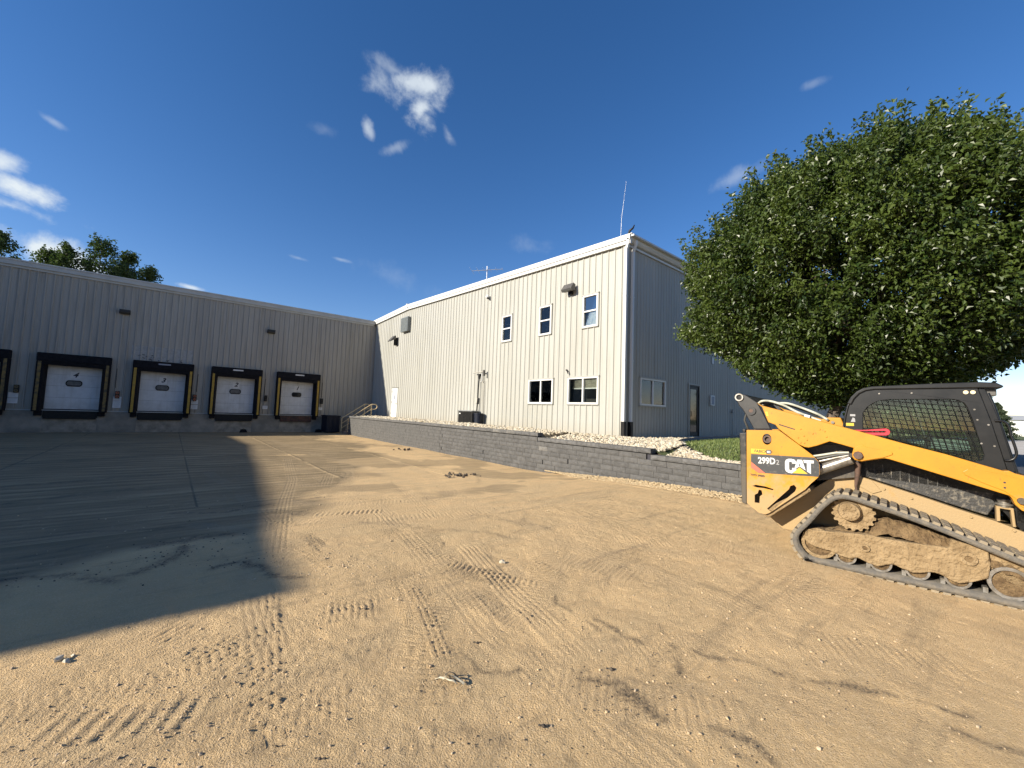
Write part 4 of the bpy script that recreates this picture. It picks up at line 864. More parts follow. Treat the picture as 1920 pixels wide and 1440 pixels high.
obj('housing', MB().box((XW - .26, 25.85, 7.25), (XW - .034, 26.95, 8.23)), 'louvre', t)
for k in range(9): obj('slat', MB().box((XW - .275, 25.92, 7.3 + .1 * k), (XW - .262, 26.88, 7.38 + .1 * k), Matrix.Rotation(-.25, 3, 'Y')), 'louvre', t)
t = thing('security_camera', 'small dome camera hanging under the rake trim on a thin cable', 'camera', (XW, 16.85, 7.8))
obj('cable', MB().tube([(XW - .06, 16.9, 8.45), (XW - .06, 16.88, 7.95)], .012, 5), 'greyfix', t)
obj('housing', MB().tube([(XW - .14, 16.85, 7.92), (XW - .14, 16.85, 7.84), (XW - .14, 16.85, 7.76), (XW - .14, 16.85, 7.72)], [.05, .1, .09, .03], 10), 'white', t); obj('dome', MB().tube([(XW - .14, 16.8, 7.755), (XW - .14, 16.8, 7.70)], [.085, .04], 10), 'black', t)
t = thing('hose_bib', 'tiny black pipe stub on the wall above the blinded lower window', 'pipe', (XW, 11.25, 3.65))
obj('pipe', MB().tube([(XW - .03, 11.3, 3.72), (XW - .1, 11.28, 3.72), (XW - .12, 11.2, 3.68), (XW - .1, 11.17, 3.56)], .022, 6), 'black', t); obj('flange', MB().cyl((XW - .034, 11.3, 3.72), (-1, 0, 0), .04, .02, 8), 'rust', t)
t = thing('tv_antenna', 'thin rooftop television antenna with crossed elements', 'antenna', (XW + .3, 17.1, 8.7))
obj('mast', MB().tube([(XW - .02, 17.15, 8.3), (XW - .02, 17.15, 9.55)], .022, 6), 'metal', t)
obj('boom', MB().tube([(XW - .6, 17.7, 9.28), (XW + .5, 16.5, 9.36)], .015, 5), 'metal', t)
for k in range(6): q = k / 5; px, py, pz = XW - .6 + 1.1 * q, 17.7 - 1.2 * q, 9.28 + .08 * q; hl = .5 - .28 * q; obj('element', MB().tube([(px - .74 * hl, py - .68 * hl, pz), (px + .74 * hl, py + .68 * hl, pz)], .008, 4), 'metal', t)
t = thing('whip_antenna', 'tall thin white whip antenna rising above the near roof corner', 'antenna', (XW, 8.8, 8.5))
obj('mast', MB().tube([(XW - .05, 8.8, 8.35), (XW - .04, 8.78, 9.2), (XW - .02, 8.62, 10.55)], [.012, .008, .004], 6), 'metal', t); obj('base', MB().tube([(XW - .05, 8.8, 8.3), (XW - .05, 8.8, 8.5)], .035, 8), 'metal', t)
t = thing('notice_box', 'narrow pale intercom box on the shaded wall right of the glass door', 'box', (18.9, YS, 2.8)); obj('housing', MB().box((18.74, YS - .10, 2.57), (19.1, YS - .02, 3.03)), 'white', t, bevel=.01); obj('face', MB().box((18.80, YS - .104, 2.62), (19.04, YS - .1005, 2.98)), 'greyink', t)
t = thing('standpipe', 'thin grey standpipe fixed to the shaded wall behind the loader link', 'pipe', (21.1, YS, 1.2)); obj('pipe', MB().tube([(21.1, YS - .08, 1.15), (21.1, YS - .08, 2.3)], .025, 6), 'siding_side', t); obj('head', MB().tube([(21.1, YS - .08, 2.3), (21.1, YS - .08, 2.5)], [.07, .03], 8), 'siding_side', t)
t = thing('wall_notice', 'small white plate high on the shaded side wall beside the tree', 'plate', (18.65, YS, 5.3)); obj('plate', MB().box((18.55, YS - .04, 5.2), (18.8, YS - .025, 5.45)), 'paper', t)
t = thing('wall_notice', 'small white plate on the shaded wall just below the other one', 'plate', (19.05, YS, 4.65)); obj('plate', MB().box((18.95, YS - .04, 4.5), (19.15, YS - .025, 4.82)), 'paper', t)

def signal(x, z, frame, label, boxes=True):
    t = thing('signal_light', label, 'signal', (x, YD, z), group='dock signal lights')
    obj('housing', MB().box((x - .09, YD - .14, z - .2), (x + .09, YD - .036, z + .2)), 'black', t, bevel=.01)
    for dz in (.1, -.1): obj('lamp', MB().ring((x, z + dz), .03, .075, YD - .17, YD - .141, 14), frame, t); obj('lamp_lens', MB().cyl((x, YD - .1415, z + dz), (0, -1, 0), .045, .012, 12), 'ink', t)
signal(-6.07, 2.22, 'signal', 'amber signal light left of the leftmost whole door'); signal(-2.35, 2.12, 'sigorange', 'red brown signal light left of the door under the repainted patch'); signal(1.12, 2.12, 'sigorange', 'red signal light right of the door under the repainted patch')
signal(4.93, 2.28, 'black', 'all black signal light between the two rightmost doors'); signal(8.5, 2.24, 'black', 'all black signal light right of the last door')
def notice(x, z, w_, h_, label, grp='dock notices'):
    t = thing('wall_sign', label, 'sign', (x, YD, z), group=grp)
    obj('board', MB().box((x - w_ / 2, YD - .05, z - h_ / 2), (x + w_ / 2, YD - .037, z + h_ / 2)), 'paper', t)
    tb = MB(); n = max(2, int(h_ / .055))
    for k in range(n): zz = z + h_ / 2 - .035 - k * (h_ - .05) / n; l = w_ * random.uniform(.45, .8) / 2; tb.box((x - l, YD - .0515, zz - .006), (x + l, YD - .0503, zz + .006))
    obj('print', tb, 'greyink', t)
for x, (a, b), nm in ((-6.16, (1.97, 1.77), 'beside the leftmost whole door'), (-2.34, (1.96, 1.61), 'left of the door under the repainted patch'), (1.13, (1.93, 1.71), 'right of the door under the repainted patch')):
    notice(x, a - .07 if nm != 'x' else a, .34, .26 if nm != 'left of the door under the repainted patch' else .24, 'upper white notice ' + nm); notice(x, b - .16 if nm != 'left of the door under the repainted patch' else b - .03, .34, .27 if nm != 'left of the door under the repainted patch' else .42, 'lower white notice ' + nm)
notice(4.94, 1.66, .30, .22, 'single white notice between the two rightmost doors'); notice(8.45, 1.69, .30, .19, 'single white notice right of the last door')
mb = MB(); 
for c in DX[:4]: mb.tube([(c + 1.62, YD - .045, 3.6), (c + 1.62, YD - .045, 2.5)], .012, 5)
obj('conduit', mb, 'black', dock)

# ---- air conditioner, disconnect, conduits
ac = thing('air_conditioner', 'black condenser unit standing on the rock bed against the cream wall', 'air conditioner', (11.7, 18.5, 1.2))
obj('body', MB().box((11.72, 17.25, 1.2), (12.17, 18.5, 1.90)), 'black_plastic', ac, bevel=.02)
obj('lid', MB().box((11.69, 17.22, 1.902), (12.19, 18.53, 1.95)), 'metal', ac, bevel=.01); obj('corner_panel', MB().box((11.74, 17.235, 1.22), (12.15, 17.248, 1.88)), 'greyfix', ac)
g = MB()
for k in range(15): g.box((11.708, 17.35, 1.25 + k * .043), (11.718, 18.05, 1.265 + k * .043))
for k in range(12): g.box((11.704, 17.38 + k * .055, 1.23), (11.708, 17.388 + k * .055, 1.88))
obj('grille', g, 'bronze', ac, kind='stuff'); obj('badge', MB().box((11.708, 18.25, 1.76), (11.718, 18.4, 1.81)), 'white', ac)
t = thing('garbage_can', 'dark round bin with ribs beside the condenser', 'bin', (11.9, 17.4, 1.2)); g = MB()
g.tube([(11.95, 16.95, 1.2), (11.95, 16.95, 1.78)], [.2, .23], 14); obj('body', g, 'bluebin', t); obj('rim', MB().tube([(11.95, 16.95, 1.781), (11.95, 16.95, 1.83)], [.245, .245], 14), 'bluebin', t)
t = thing('pipe_assembly', 'tall black pipe with crossed pale fittings rising beside the condenser', 'pipes', (XW - .1, 17.3, 1.2))
obj('riser', MB().tube([(XW - .12, 17.42, 1.75), (XW - .12, 17.36, 2.6), (XW - .13, 17.34, 3.1), (XW - .12, 17.30, 3.7)], .035, 7), 'black', t)
obj('valve', MB().tube([(XW - .12, 17.3, 3.6), (XW - .12, 17.3, 3.85)], [.05, .08], 8), 'bronze', t)
obj('crossbar', MB().tube([(XW - .2, 17.75, 3.92), (XW - .2, 16.8, 3.95)], .03, 7), 'siding_side', t); obj('bracket', MB().box((XW - .24, 16.75, 3.72), (XW - .16, 16.86, 4.02)), 'greyfix', t)
obj('bypass', MB().tube([(XW - .1, 17.1, 3.9), (XW - .1, 17.08, 3.5), (XW - .1, 17.15, 3.45)], .035, 7), 'white', t)
for k, dy in enumerate((.0, .09, .17)): obj('conduit', MB().tube([(XW - .06, 17.06 - dy, 3.5), (XW - .05, 17.02 - dy * .8, 1.3)], .012, 5), 'siding_side', t)
obj('meter_box', MB().box((XW - .12, 17.38, 2.35), (XW - .034, 17.62, 2.62)), 'siding_side', t)
t = thing('junction_scraps', 'pale tarp scrap lying at the inner corner by the stair head', 'scrap', (12.0, 30, 1.2)); g = MB(); g.prism([(11.3, 1.18), (11.5, 1.3), (11.8, 1.34), (12.1, 1.26), (12.2, 1.18)], 29.3, 29.9, 'y'); obj('scrap', g, 'rock_base', t)

# ---- stairs, rails, bin
st_ = thing('dock_stairs', 'brown concrete steps rising from the yard behind the end of the retaining wall', 'stairs', (9.6, 29.6, 0))
for k in range(7): obj('step', MB().box((9.42 + .28 * k, 28.8, 0), (9.55 + .28 * (k + 1) + (1.0 if k == 6 else 0), 30.15, .17 * (k + 1))), 'stair', st_)
def handrail(y, label):
    t = thing('handrail', label, 'handrail', (9.5, y, 0), group='stair handrails')
    P0, P1 = (9.47, y, 1.08), (11.04, y, 2.14)
    lp = [(11.04 + .46 * math.sin(a) * .9, y, 1.97 + .17 * math.cos(a)) for a in np.linspace(0, math.pi, 9)]
    obj('top_rail', MB().tube([P0, P1, (11.25, y, 2.15)] + [(11.25 + .2 * math.sin(a), y, 1.975 + .175 * math.cos(a)) for a in np.linspace(0.2, math.pi, 8)] + [(11.06, y, 1.8)], .03, 7), 'rail', t)
    for x, z0, z1 in ((9.47, -.02, 1.08), (11.04, 1.15, 2.14)): obj('post', MB().tube([(x, y, z0), (x, y, z1)], .03, 7), 'rail', t)
    for dz in (.36, .70): obj('mid_rail', MB().tube([(9.49, y, 1.08 - dz), (11.02, y, 2.14 - dz)], .02, 6), 'rail', t)
handrail(28.95, 'tan pipe handrail on the near side of the dock stairs'); handrail(30.3, 'tan pipe handrail on the far side of the dock stairs')
t = thing('steel_bin', 'dark navy steel bin standing against the dock wall beside the stairs', 'bin', (9.3, 30.9, 0))
g = MB(); g.box((8.55, 30.55, .06), (9.42, 31.9, 1.17)); obj('body', g, 'bluebin', t, bevel=.015); g = MB(); g.box((8.5, 30.5, 1.172), (9.47, 31.95, 1.25)); obj('lid', g, 'bluebin', t, bevel=.01)
for x in (8.7, 8.98, 9.27): obj('rib', MB().box((x - .03, 30.51, .1), (x + .03, 30.549, 1.15)), 'bluebin', t)
for x, lb in ((3.75, 'black wheel chock at the dock wall foot, between the two rightmost doors'), (8.3, 'black wheel chock at the dock wall foot, nearest the navy bin')):
    t = thing('wheel_chock', lb, 'wheel chock', (x, 31.7, 0), group='wheel chocks'); obj('wedge', MB().prism([(x - .2, 0.0), (x - .14, .2), (x + .14, .2), (x + .22, 0.0)], 31.55, 31.8, 'y'), 'rubber', t); obj('strap', MB().tube([(x - .08, 31.6, .2), (x, 31.6, .25), (x + .08, 31.6, .2)], .014, 5), 'black', t)

# ------------------------------------------------------------------ retaining wall
rw = thing('retaining_wall', 'long low charcoal block retaining wall stepping down beside the yard', 'wall', (9.5, 3, 0))
def block_mesh(L_, H_, mt, seed):
    r = random.Random(seed); mb = MB(); nx, nz = 5, 3; vs = []; D = .26
    for i in range(nx + 1):
        for j in range(nz + 1):
            e = i in (0, nx) or j in (0, nz); vs.append(((.012 if e else 0) + r.uniform(-.006, .006) * (0 if e else 1), L_ * i / nx, H_ * j / nz))
    f = [(i * (nz + 1) + j, i * (nz + 1) + j + 1, (i + 1) * (nz + 1) + j + 1, (i + 1) * (nz + 1) + j) for i in range(nx) for j in range(nz)]
    mb.add(vs, f); mb.add([(.012, 0, 0), (.012, L_, 0), (.012, L_, H_), (.012, 0, H_), (D, 0, 0), (D, L_, 0), (D, L_, H_), (D, 0, H_)], [(0, 4, 7, 3), (1, 2, 6, 5), (3, 7, 6, 2), (0, 1, 5, 4), (4, 5, 6, 7)])
    return mb.mesh('block', mt)
BL, BH = .418, .1445
bms = [block_mesh(BL - .007, BH - .005, 'block', k) for k in range(5)]; bsm = block_mesh(BL - .045, BH - .005, 'block', 9); bpm = block_mesh(BL - .007, BH - .005, 'block_pale', 6)
cms = [block_mesh(BL - .005, .114, 'cap', k + 20) for k in range(3)]; cpm = block_mesh(BL - .005, .114, 'block_pale', 30)
nb = 0; rest = MB()
for c in range(9):
    z0 = -.16 + BH * c; off = (c % 2) * BL / 2 + .07 * math.sin(c * 2.1)
    y = -8 - off
    while y < 28.6:
        ct = captop(y + BL / 2) - .13
        if z0 + BH <= ct + .03 and z0 + BH > float(GY(y)) - .01:
            if 2.9 < y < 16.2 and nb < 296:
                gap = any(c == gc and gy <= y < gy + BL for gc, gy in ((3, 9.1), (3, 12.6), (4, 8.0), (2, 15.6)))
                pale = c == 6 and 9.4 < y < 9.82
                put('block', bpm if pale else bsm if gap else bms[random.randrange(5)], rw, (random.uniform(-.004, .004), y - 3, z0)); nb += 1
            else:
                rest.box((9.5 + random.uniform(-.004, .004), y, z0), (9.76, y + BL - .007, z0 + BH - .005))
        y += BL
obj('far_blocks', rest, 'block', rw, kind='stuff')
y = -8.; k = 0
while y < 28.6:
    if abs(y - .4) > -1: put('cap_block', cpm if (11.1 < y < 11.5 or 12.0 < y < 12.4) else cms[random.randrange(3)], rw, (-.036, y - 3, captop(y + BL / 2) - .114)); k += 1
    y += BL
mb = MB(); mb.box((9.56, 10.1, -.2), (9.75, 28.6, 1.165)); mb.box((9.56, 5.8, -.2), (9.75, 10.1, 1.015)); mb.box((9.56, .4, -.2), (9.75, 5.8, .865)); mb.box((9.56, -8, -.2), (9.75, .4, .74)); obj('backing', mb, 'ink', rw)
mb = MB(); mb.box((9.75, 28.3, -.1), (12.27, 28.62, 1.12)); obj('end_return', mb, 'block', rw)
# lawn edging
ed = [(10.22, 3.0), (10.3, 4.3), (10.75, 5.35), (11.5, 6.1), (13.3, 6.75), (15.5, 7.05), (18, 7.25), (22, 7.22), (30, 7.22)]
mb = MB(); P = ed[2:]
def catmull(P, n=8):
    P = [Vector(p) for p in P]; out = []
    for i in range(len(P) - 1):
        a, b, c, d = P[max(i - 1, 0)], P[i], P[i + 1], P[min(i + 2, len(P) - 1)]
        for k in range(n):
            t = k / n; out.append(.5 * ((2 * b) + (c - a) * t + (2 * a - 5 * b + 4 * c - d) * t * t + (-a + 3 * b - 3 * c + d) * t ** 3))
    return out + [P[-1]]
Q = catmull(P, 6); vs = []
for i, p in enumerate(Q):
    d = (Q[min(i + 1, len(Q) - 1)] - Q[max(i - 1, 0)]).normalized(); n_ = Vector((-d.y, d.x)); z = TZ(p.x, p.y)
    for s_, zz in ((-.05, -.05), (-.05, .09), (.0, .13), (.05, .09), (.05, -.05)): vs.append((p.x + n_.x * s_, p.y + n_.y * s_, z + zz))
mb.add(vs, [(i * 5 + k, i * 5 + k + 1, i * 5 + k + 6, i * 5 + k + 5) for i in range(len(Q) - 1) for k in range(4)], True); mb.add(vs[:5], [(0, 1, 2, 3, 4)])
tag(obj('lawn_edging', mb, 'edging'), 'black plastic edging curving between the pale rock bed and the lawn', 'edging')
# grass blades
def grass():
    n = 26000; V = []; xy = []
    while len(xy) < n:
        x = 10.2 + 9.5 * random.random() ** 1.3; y = random.uniform(.4, 7.2)
        if inpoly(x, y, LAWN): xy.append((x, y, TZ(x, y)))
    xy = np.array(xy); a = RNG.random(n) * 6.28; hgt = .035 + .05 * RNG.random(n); wd = .006 + .006 * RNG.random(n); ln = (RNG.random(n) - .5) * .05; ln2 = (RNG.random(n) - .5) * .05
    dx, dy = np.cos(a) * wd, np.sin(a) * wd
    b0 = xy + np.stack([dx, dy, 0 * a], 1); b1 = xy - np.stack([dx, dy, 0 * a], 1); tp = xy + np.stack([ln, ln2, hgt], 1)
    V = np.stack([b0, b1, tp], 1).reshape(-1, 3); F = np.arange(3 * n).reshape(-1, 3)
    mt = bpy.data.materials.new('grass_blade'); mt.use_nodes = True; nt = mt.node_tree; L = nt.links.new; b = nt.nodes['Principled BSDF']; b.inputs['Roughness'].default_value = .6
    at = N(nt, 'ShaderNodeAttribute'); at.attribute_name = 'tone'; mx = N(nt, 'ShaderNodeMixRGB'); L(at.outputs['Fac'], mx.inputs[0]); mx.inputs[1].default_value = (.045, .085, .015, 1); mx.inputs[2].default_value = (.16, .19, .05, 1); L(mx.outputs[0], b.inputs['Base Color']); M['grass_blade'] = mt
    put('grass', np_mesh('grass', V, F, 'grass_blade', attrs={'tone': np.repeat(RNG.random(n), 3)}), kind='stuff', label='short lawn grass behind the rock bed', category='grass')
grass()

# ------------------------------------------------------------------ compact track loader (local: x = towards its front, y = inboard, z up)
ld = thing('track_loader', 'muddy yellow and black compact track loader with a black cab and rubber tracks', 'track loader', (5.95864706, 1.58386902, .262), math.atan2(-.99110241, .13310152))
W_ = 1.93
def lo(name, mb, mt, parent=ld, bevel=0, **k): return obj(name, mb, mt, parent, bevel, local=True, **k)
def both(f):
    for sd in (0, 1): f(sd, (lambda o: o) if sd == 0 else (lambda o: W_ - o))
# tracks
OUT = [(0, 0), (-.063, .064), (-.127, .164), (-.141, .283), (-.099, .384), (.005, .526), (.119, .698), (.218, .818), (.289, .869), (.371, .893), (.484, .885), (.592, .857), (.898, .774), (1.176, .685), (1.43, .591), (1.678, .50), (1.95, .405), (2.09, .345), (2.17, .25), (2.17, .13), (2.08, .03), (1.96, 0)]
def resample(P, step, closed=True):
    Q = catmull(P + [P[0], P[1], P[2]], 10)[: len(P) * 10] if closed else catmull(P, 10)
    Q = [Vector(q) for q in Q]; out = [Q[0]]; acc = 0
    for a, b in zip(Q, Q[1:] + ([Q[0]] if closed else [])):
        d = (b - a).length; acc += d
        if acc >= step: out.append(b); acc = 0
    return out
path = resample(OUT, .035)
def normals(P):
    n = []
    for i in range(len(P)):
        d = (P[(i + 1) % len(P)] - P[i - 1]).normalized(); n.append(Vector((d.y, -d.x)))
    return n
pn = normals(path); cen = sum(path, Vector((0, 0))) / len(path)
if (path[0] - cen).dot(pn[0]) < 0: pn = [-q for q in pn]
lug_me = MB().prism([(-.031, -.002), (-.025, .027), (.025, .027), (.031, -.002)], -.5, .5, 'y').mesh('tread_block', 'lug')
def track(sd, Y):
    tr = put('track', None, ld)
    mb = MB(); vs = []; sec = [(.028, 0.0), (.028, .45), (.034, .45), (.078, .448), (.078, .0)]
    for p, q in zip(path, pn):
        for d, o in sec: c = p - q * d; vs.append((c.x, Y(o), c.y))
    n = len(path); mb.add(vs, [(5 * i + k, 5 * i + (k + 1) % 5, 5 * ((i + 1) % n) + (k + 1) % 5, 5 * ((i + 1) % n) + k) for i in range(n) for k in range(5)], True)
    lo('belt', mb, 'track', tr)
    # tread blocks
    L_ = sum((path[(i + 1) % n] - path[i]).length for i in range(n)); cnt = int(L_ / .0835); i = 0; acc = 0.; j = MB()
    for k in range(cnt):
        tgt = k * L_ / cnt
        while acc + (path[(i + 1) % n] - path[i % n]).length < tgt: acc += (path[(i + 1) % n] - path[i % n]).length; i += 1
        a, b = path[i % n], path[(i + 1) % n]; t = (tgt - acc) / max(1e-6, (b - a).length); p = a + (b - a) * t; q = pn[i % n]; c = p - q * .028
        splits = [(.004, .222), (.236, .444)] if k % 2 else [(.004, .135), (.155, .30), (.316, .444)]
        ang = math.atan2(-(b - a).y, (b - a).x)
        if q.x * math.sin(ang) * 1 + q.y * math.cos(ang) < 0: ang += math.pi
        for (o0, o1) in splits:
            if sd == 0:
                o = put('tread_block', lug_me, tr, (c.x, (o0 + o1) / 2, c.y), (0, ang, 0)); o.scale = (1, (o1 - o0), 1)
            else:
                R3 = Matrix.Rotation(ang, 3, 'Y'); vs = [(R3 @ Vector((v.co.x, v.co.y * (o1 - o0), v.co.z))) + Vector((c.x, Y((o0 + o1) / 2), c.y)) for v in lug_me.vertices]
                j.add(vs, [tuple(f.vertices) for f in lug_me.polygons])
    if sd: lo('tread_blocks', j, 'lug', tr, kind='stuff')
    # sprocket and hub
    mb = MB(); P = []
    for k in range(36):
        a = 2 * math.pi * k / 36; r = .20 if k % 2 else .178; P += [(.455 + r * math.cos(a - .05), .655 + r * math.sin(a - .05)), (.455 + r * math.cos(a + .05), .655 + r * math.sin(a + .05))]
    y0, y1 = sorted((Y(.10), Y(.16))); mb.prism(P, y0, y1); lo('sprocket', mb, 'mud', tr)
    y0, y1 = sorted((Y(.035), Y(.10))); mb = MB(); mb.cyl((.425, Y(.02), .675), (0, Y(1) - Y(0), 0), .095, .085, 22, .115); lo('hub', mb, 'mud', tr, bevel=.008)
    mb = MB()
    for k in range(9): a = k * 6.283 / 9; mb.cyl((.425 + .062 * math.cos(a), Y(.008), .675 + .062 * math.sin(a)), (0, Y(1) - Y(0), 0), .013, .015, 6)
    lo('hub_bolts', mb, 'mud', tr)
    UF = [(.0, .364), (.028, .395), (.12, .40), (.243, .412), (.42, .43), (.583, .447), (.74, .44), (.892, .440), (1.05, .45), (1.201, .457), (1.222, .545), (1.35, .525), (1.467, .497), (1.48, .36), (1.462, .229), (1.36, .165), (1.272, .125), (1.237, .127), (1.14, .172), (1.10, .18), (1.058, .175), (1.0, .15), (.934, .132), (.86, .15), (.787, .18), (.73, .16), (.662, .121), (.57, .14), (.491, .173), (.424, .141), (.35, .15), (.275, .175), (.24, .185), (.16, .19), (.094, .20), (.03, .225), (.0, .26)]
    y0, y1 = sorted((Y(.055), Y(.38))); lo('track_frame', MB().prism([(a * 1., b) for a, b in UF], y0, y1), 'mud', tr, bevel=.012)
    y0, y1 = sorted((Y(.10), Y(.38))); lo('front_frame', MB().prism([(1.475, .50), (1.60, .46), (2.0, .33), (2.02, .22), (1.72, .16), (1.56, .235), (1.52, .28), (1.475, .27)], y0, y1), 'mud', tr, bevel=.01)
    # caked mud along the top of the frame
    r = random.Random(4 + sd); vs = []; nx = 46; xs_ = [.2 + (2.0 - .2) * i / nx for i in range(nx + 1)]
    prof = lambda x: float(np.interp(x, [.2, .3, .42, .58, .62, .68, .76, .9, 1.0, 1.22, 1.5, 2.0], [.40, .45, .455, .47, .58, .625, .645, .62, .60, .535, .49, .33]))
    for i, x in enumerate(xs_):
        zt = prof(x) + r.uniform(-.012, .012); zb = zt - .16
        for k in range(6): t = k / 5; vs.append((x + r.uniform(-.006, .006), Y(.075 + .10 * t ** 2 + r.uniform(-.012, .012) + (.0 if k == 0 else 0)), zb + (zt - zb) * t))
        vs.append((x, Y(.40), zt - .02))
    mb = MB(); mb.add(vs, [(i * 7 + k, i * 7 + k + 1, (i + 1) * 7 + k + 1, (i + 1) * 7 + k) for i in range(nx) for k in range(6)], True); lo('caked_mud', mb, 'mud_dark', tr)
    for c_, r0, r1 in (((.555, .30), .022, .042), ((1.335, .385), .03, .062)): lo('boss', MB().ring(c_, r0, r1, *sorted((Y(.035), Y(.056))), 18), 'mud', tr); lo('boss_cap', MB().cyl((c_[0], Y(.044), c_[1]), (0, Y(1) - Y(0), 0), r0, .012, 12), 'mud_dark', tr)
    for x, z, rr in ((.135, .245, .172), (.385, .165, .095), (.678, .165, .098), (.968, .165, .098), (1.258, .165, .098), (1.60, .215, .15), (1.985, .225, .165)):
        y0, y1 = sorted((Y(.10), Y(.34))); ro = lo('roller', MB().cyl((x, y0, z), (0, 1, 0), rr, y1 - y0, 26), 'mud_dark', tr); lo('rim', MB().ring((x, z), rr * .80, rr * 1.0, *sorted((Y(.075), Y(.099))), 26), 'steel' if rr < .16 else 'mud', ro)
    x = .27; ya, yb = sorted((Y(.12), Y(.22)))
    while x < 1.9: lo('drive_lug', MB().box((x, ya, .07), (x + .035, yb, .125)), 'steel', tr); x += .2895
both(track)
# chassis and fenders
CH = [(-.44, .38), (-.29, .25), (2.05, .28), (2.2, .46), (1.95, .60), (1.75, .66), (1.6, .72), (1.32, .80), (1.114, .866), (.9, .93), (.696, .989), (.49, 1.055), (.344, 1.055), (.30, 1.05), (.10, .88), (-.2, .62), (-.40, .45)]
lo('chassis', MB().prism(CH, .47, W_ - .47), 'yellow_low', bevel=.01)
both(lambda sd, Y: lo('fender_plate', MB().prism([(.50, 1.05), (.62, 1.01), (.70, .90), (.62, .86), (.5, .93)], *sorted((Y(.455), Y(.468)))), 'yellow_low', bevel=.004))
for (x, z) in ((.56, .97), (.72, .93), (1.40, .74), (1.69, .66), (.95, .86)): lo('bolt', MB().cyl((x, .468, z), (0, -1, 0), .013, .014, 8), 'yellow_low')
# engine body
lo('engine_body', MB().prism([(-.62, .60), (-.47, .50), (.0, .86), (.12, 1.02), (.12, 1.22), (-.25, 1.53), (-.62, 1.53)], .30, W_ - .30), 'mblack')
lo('belly_guard', MB().prism([(-.50, .49), (-.40, .42), (.06, .84), (.04, .88)], .155, W_ - .155), 'mud', bevel=.01)
PAN = [(-.637, 1.548), (-.30, 1.562), (-.262, 1.558), (-.057, 1.394), (.085, 1.275), (.135, 1.215), (.150, 1.165), (.150, 1.06), (.135, 1.018), (.06, .93), (.005, .853), (-.21, .655), (-.38, .495), (-.425, .468), (-.50, .478), (-.636, .578)]
circ = lambda cx, cz, rx, rz, n=18, a0=0: [(cx + rx * math.cos(2 * math.pi * k / n), cz + rz * math.sin(2 * math.pi * k / n)) for k in range(n)]
def rr_(x0, x1, z0, z1): return [(x0, z0), (x1, z0), (x1, z1), (x0, z1)]
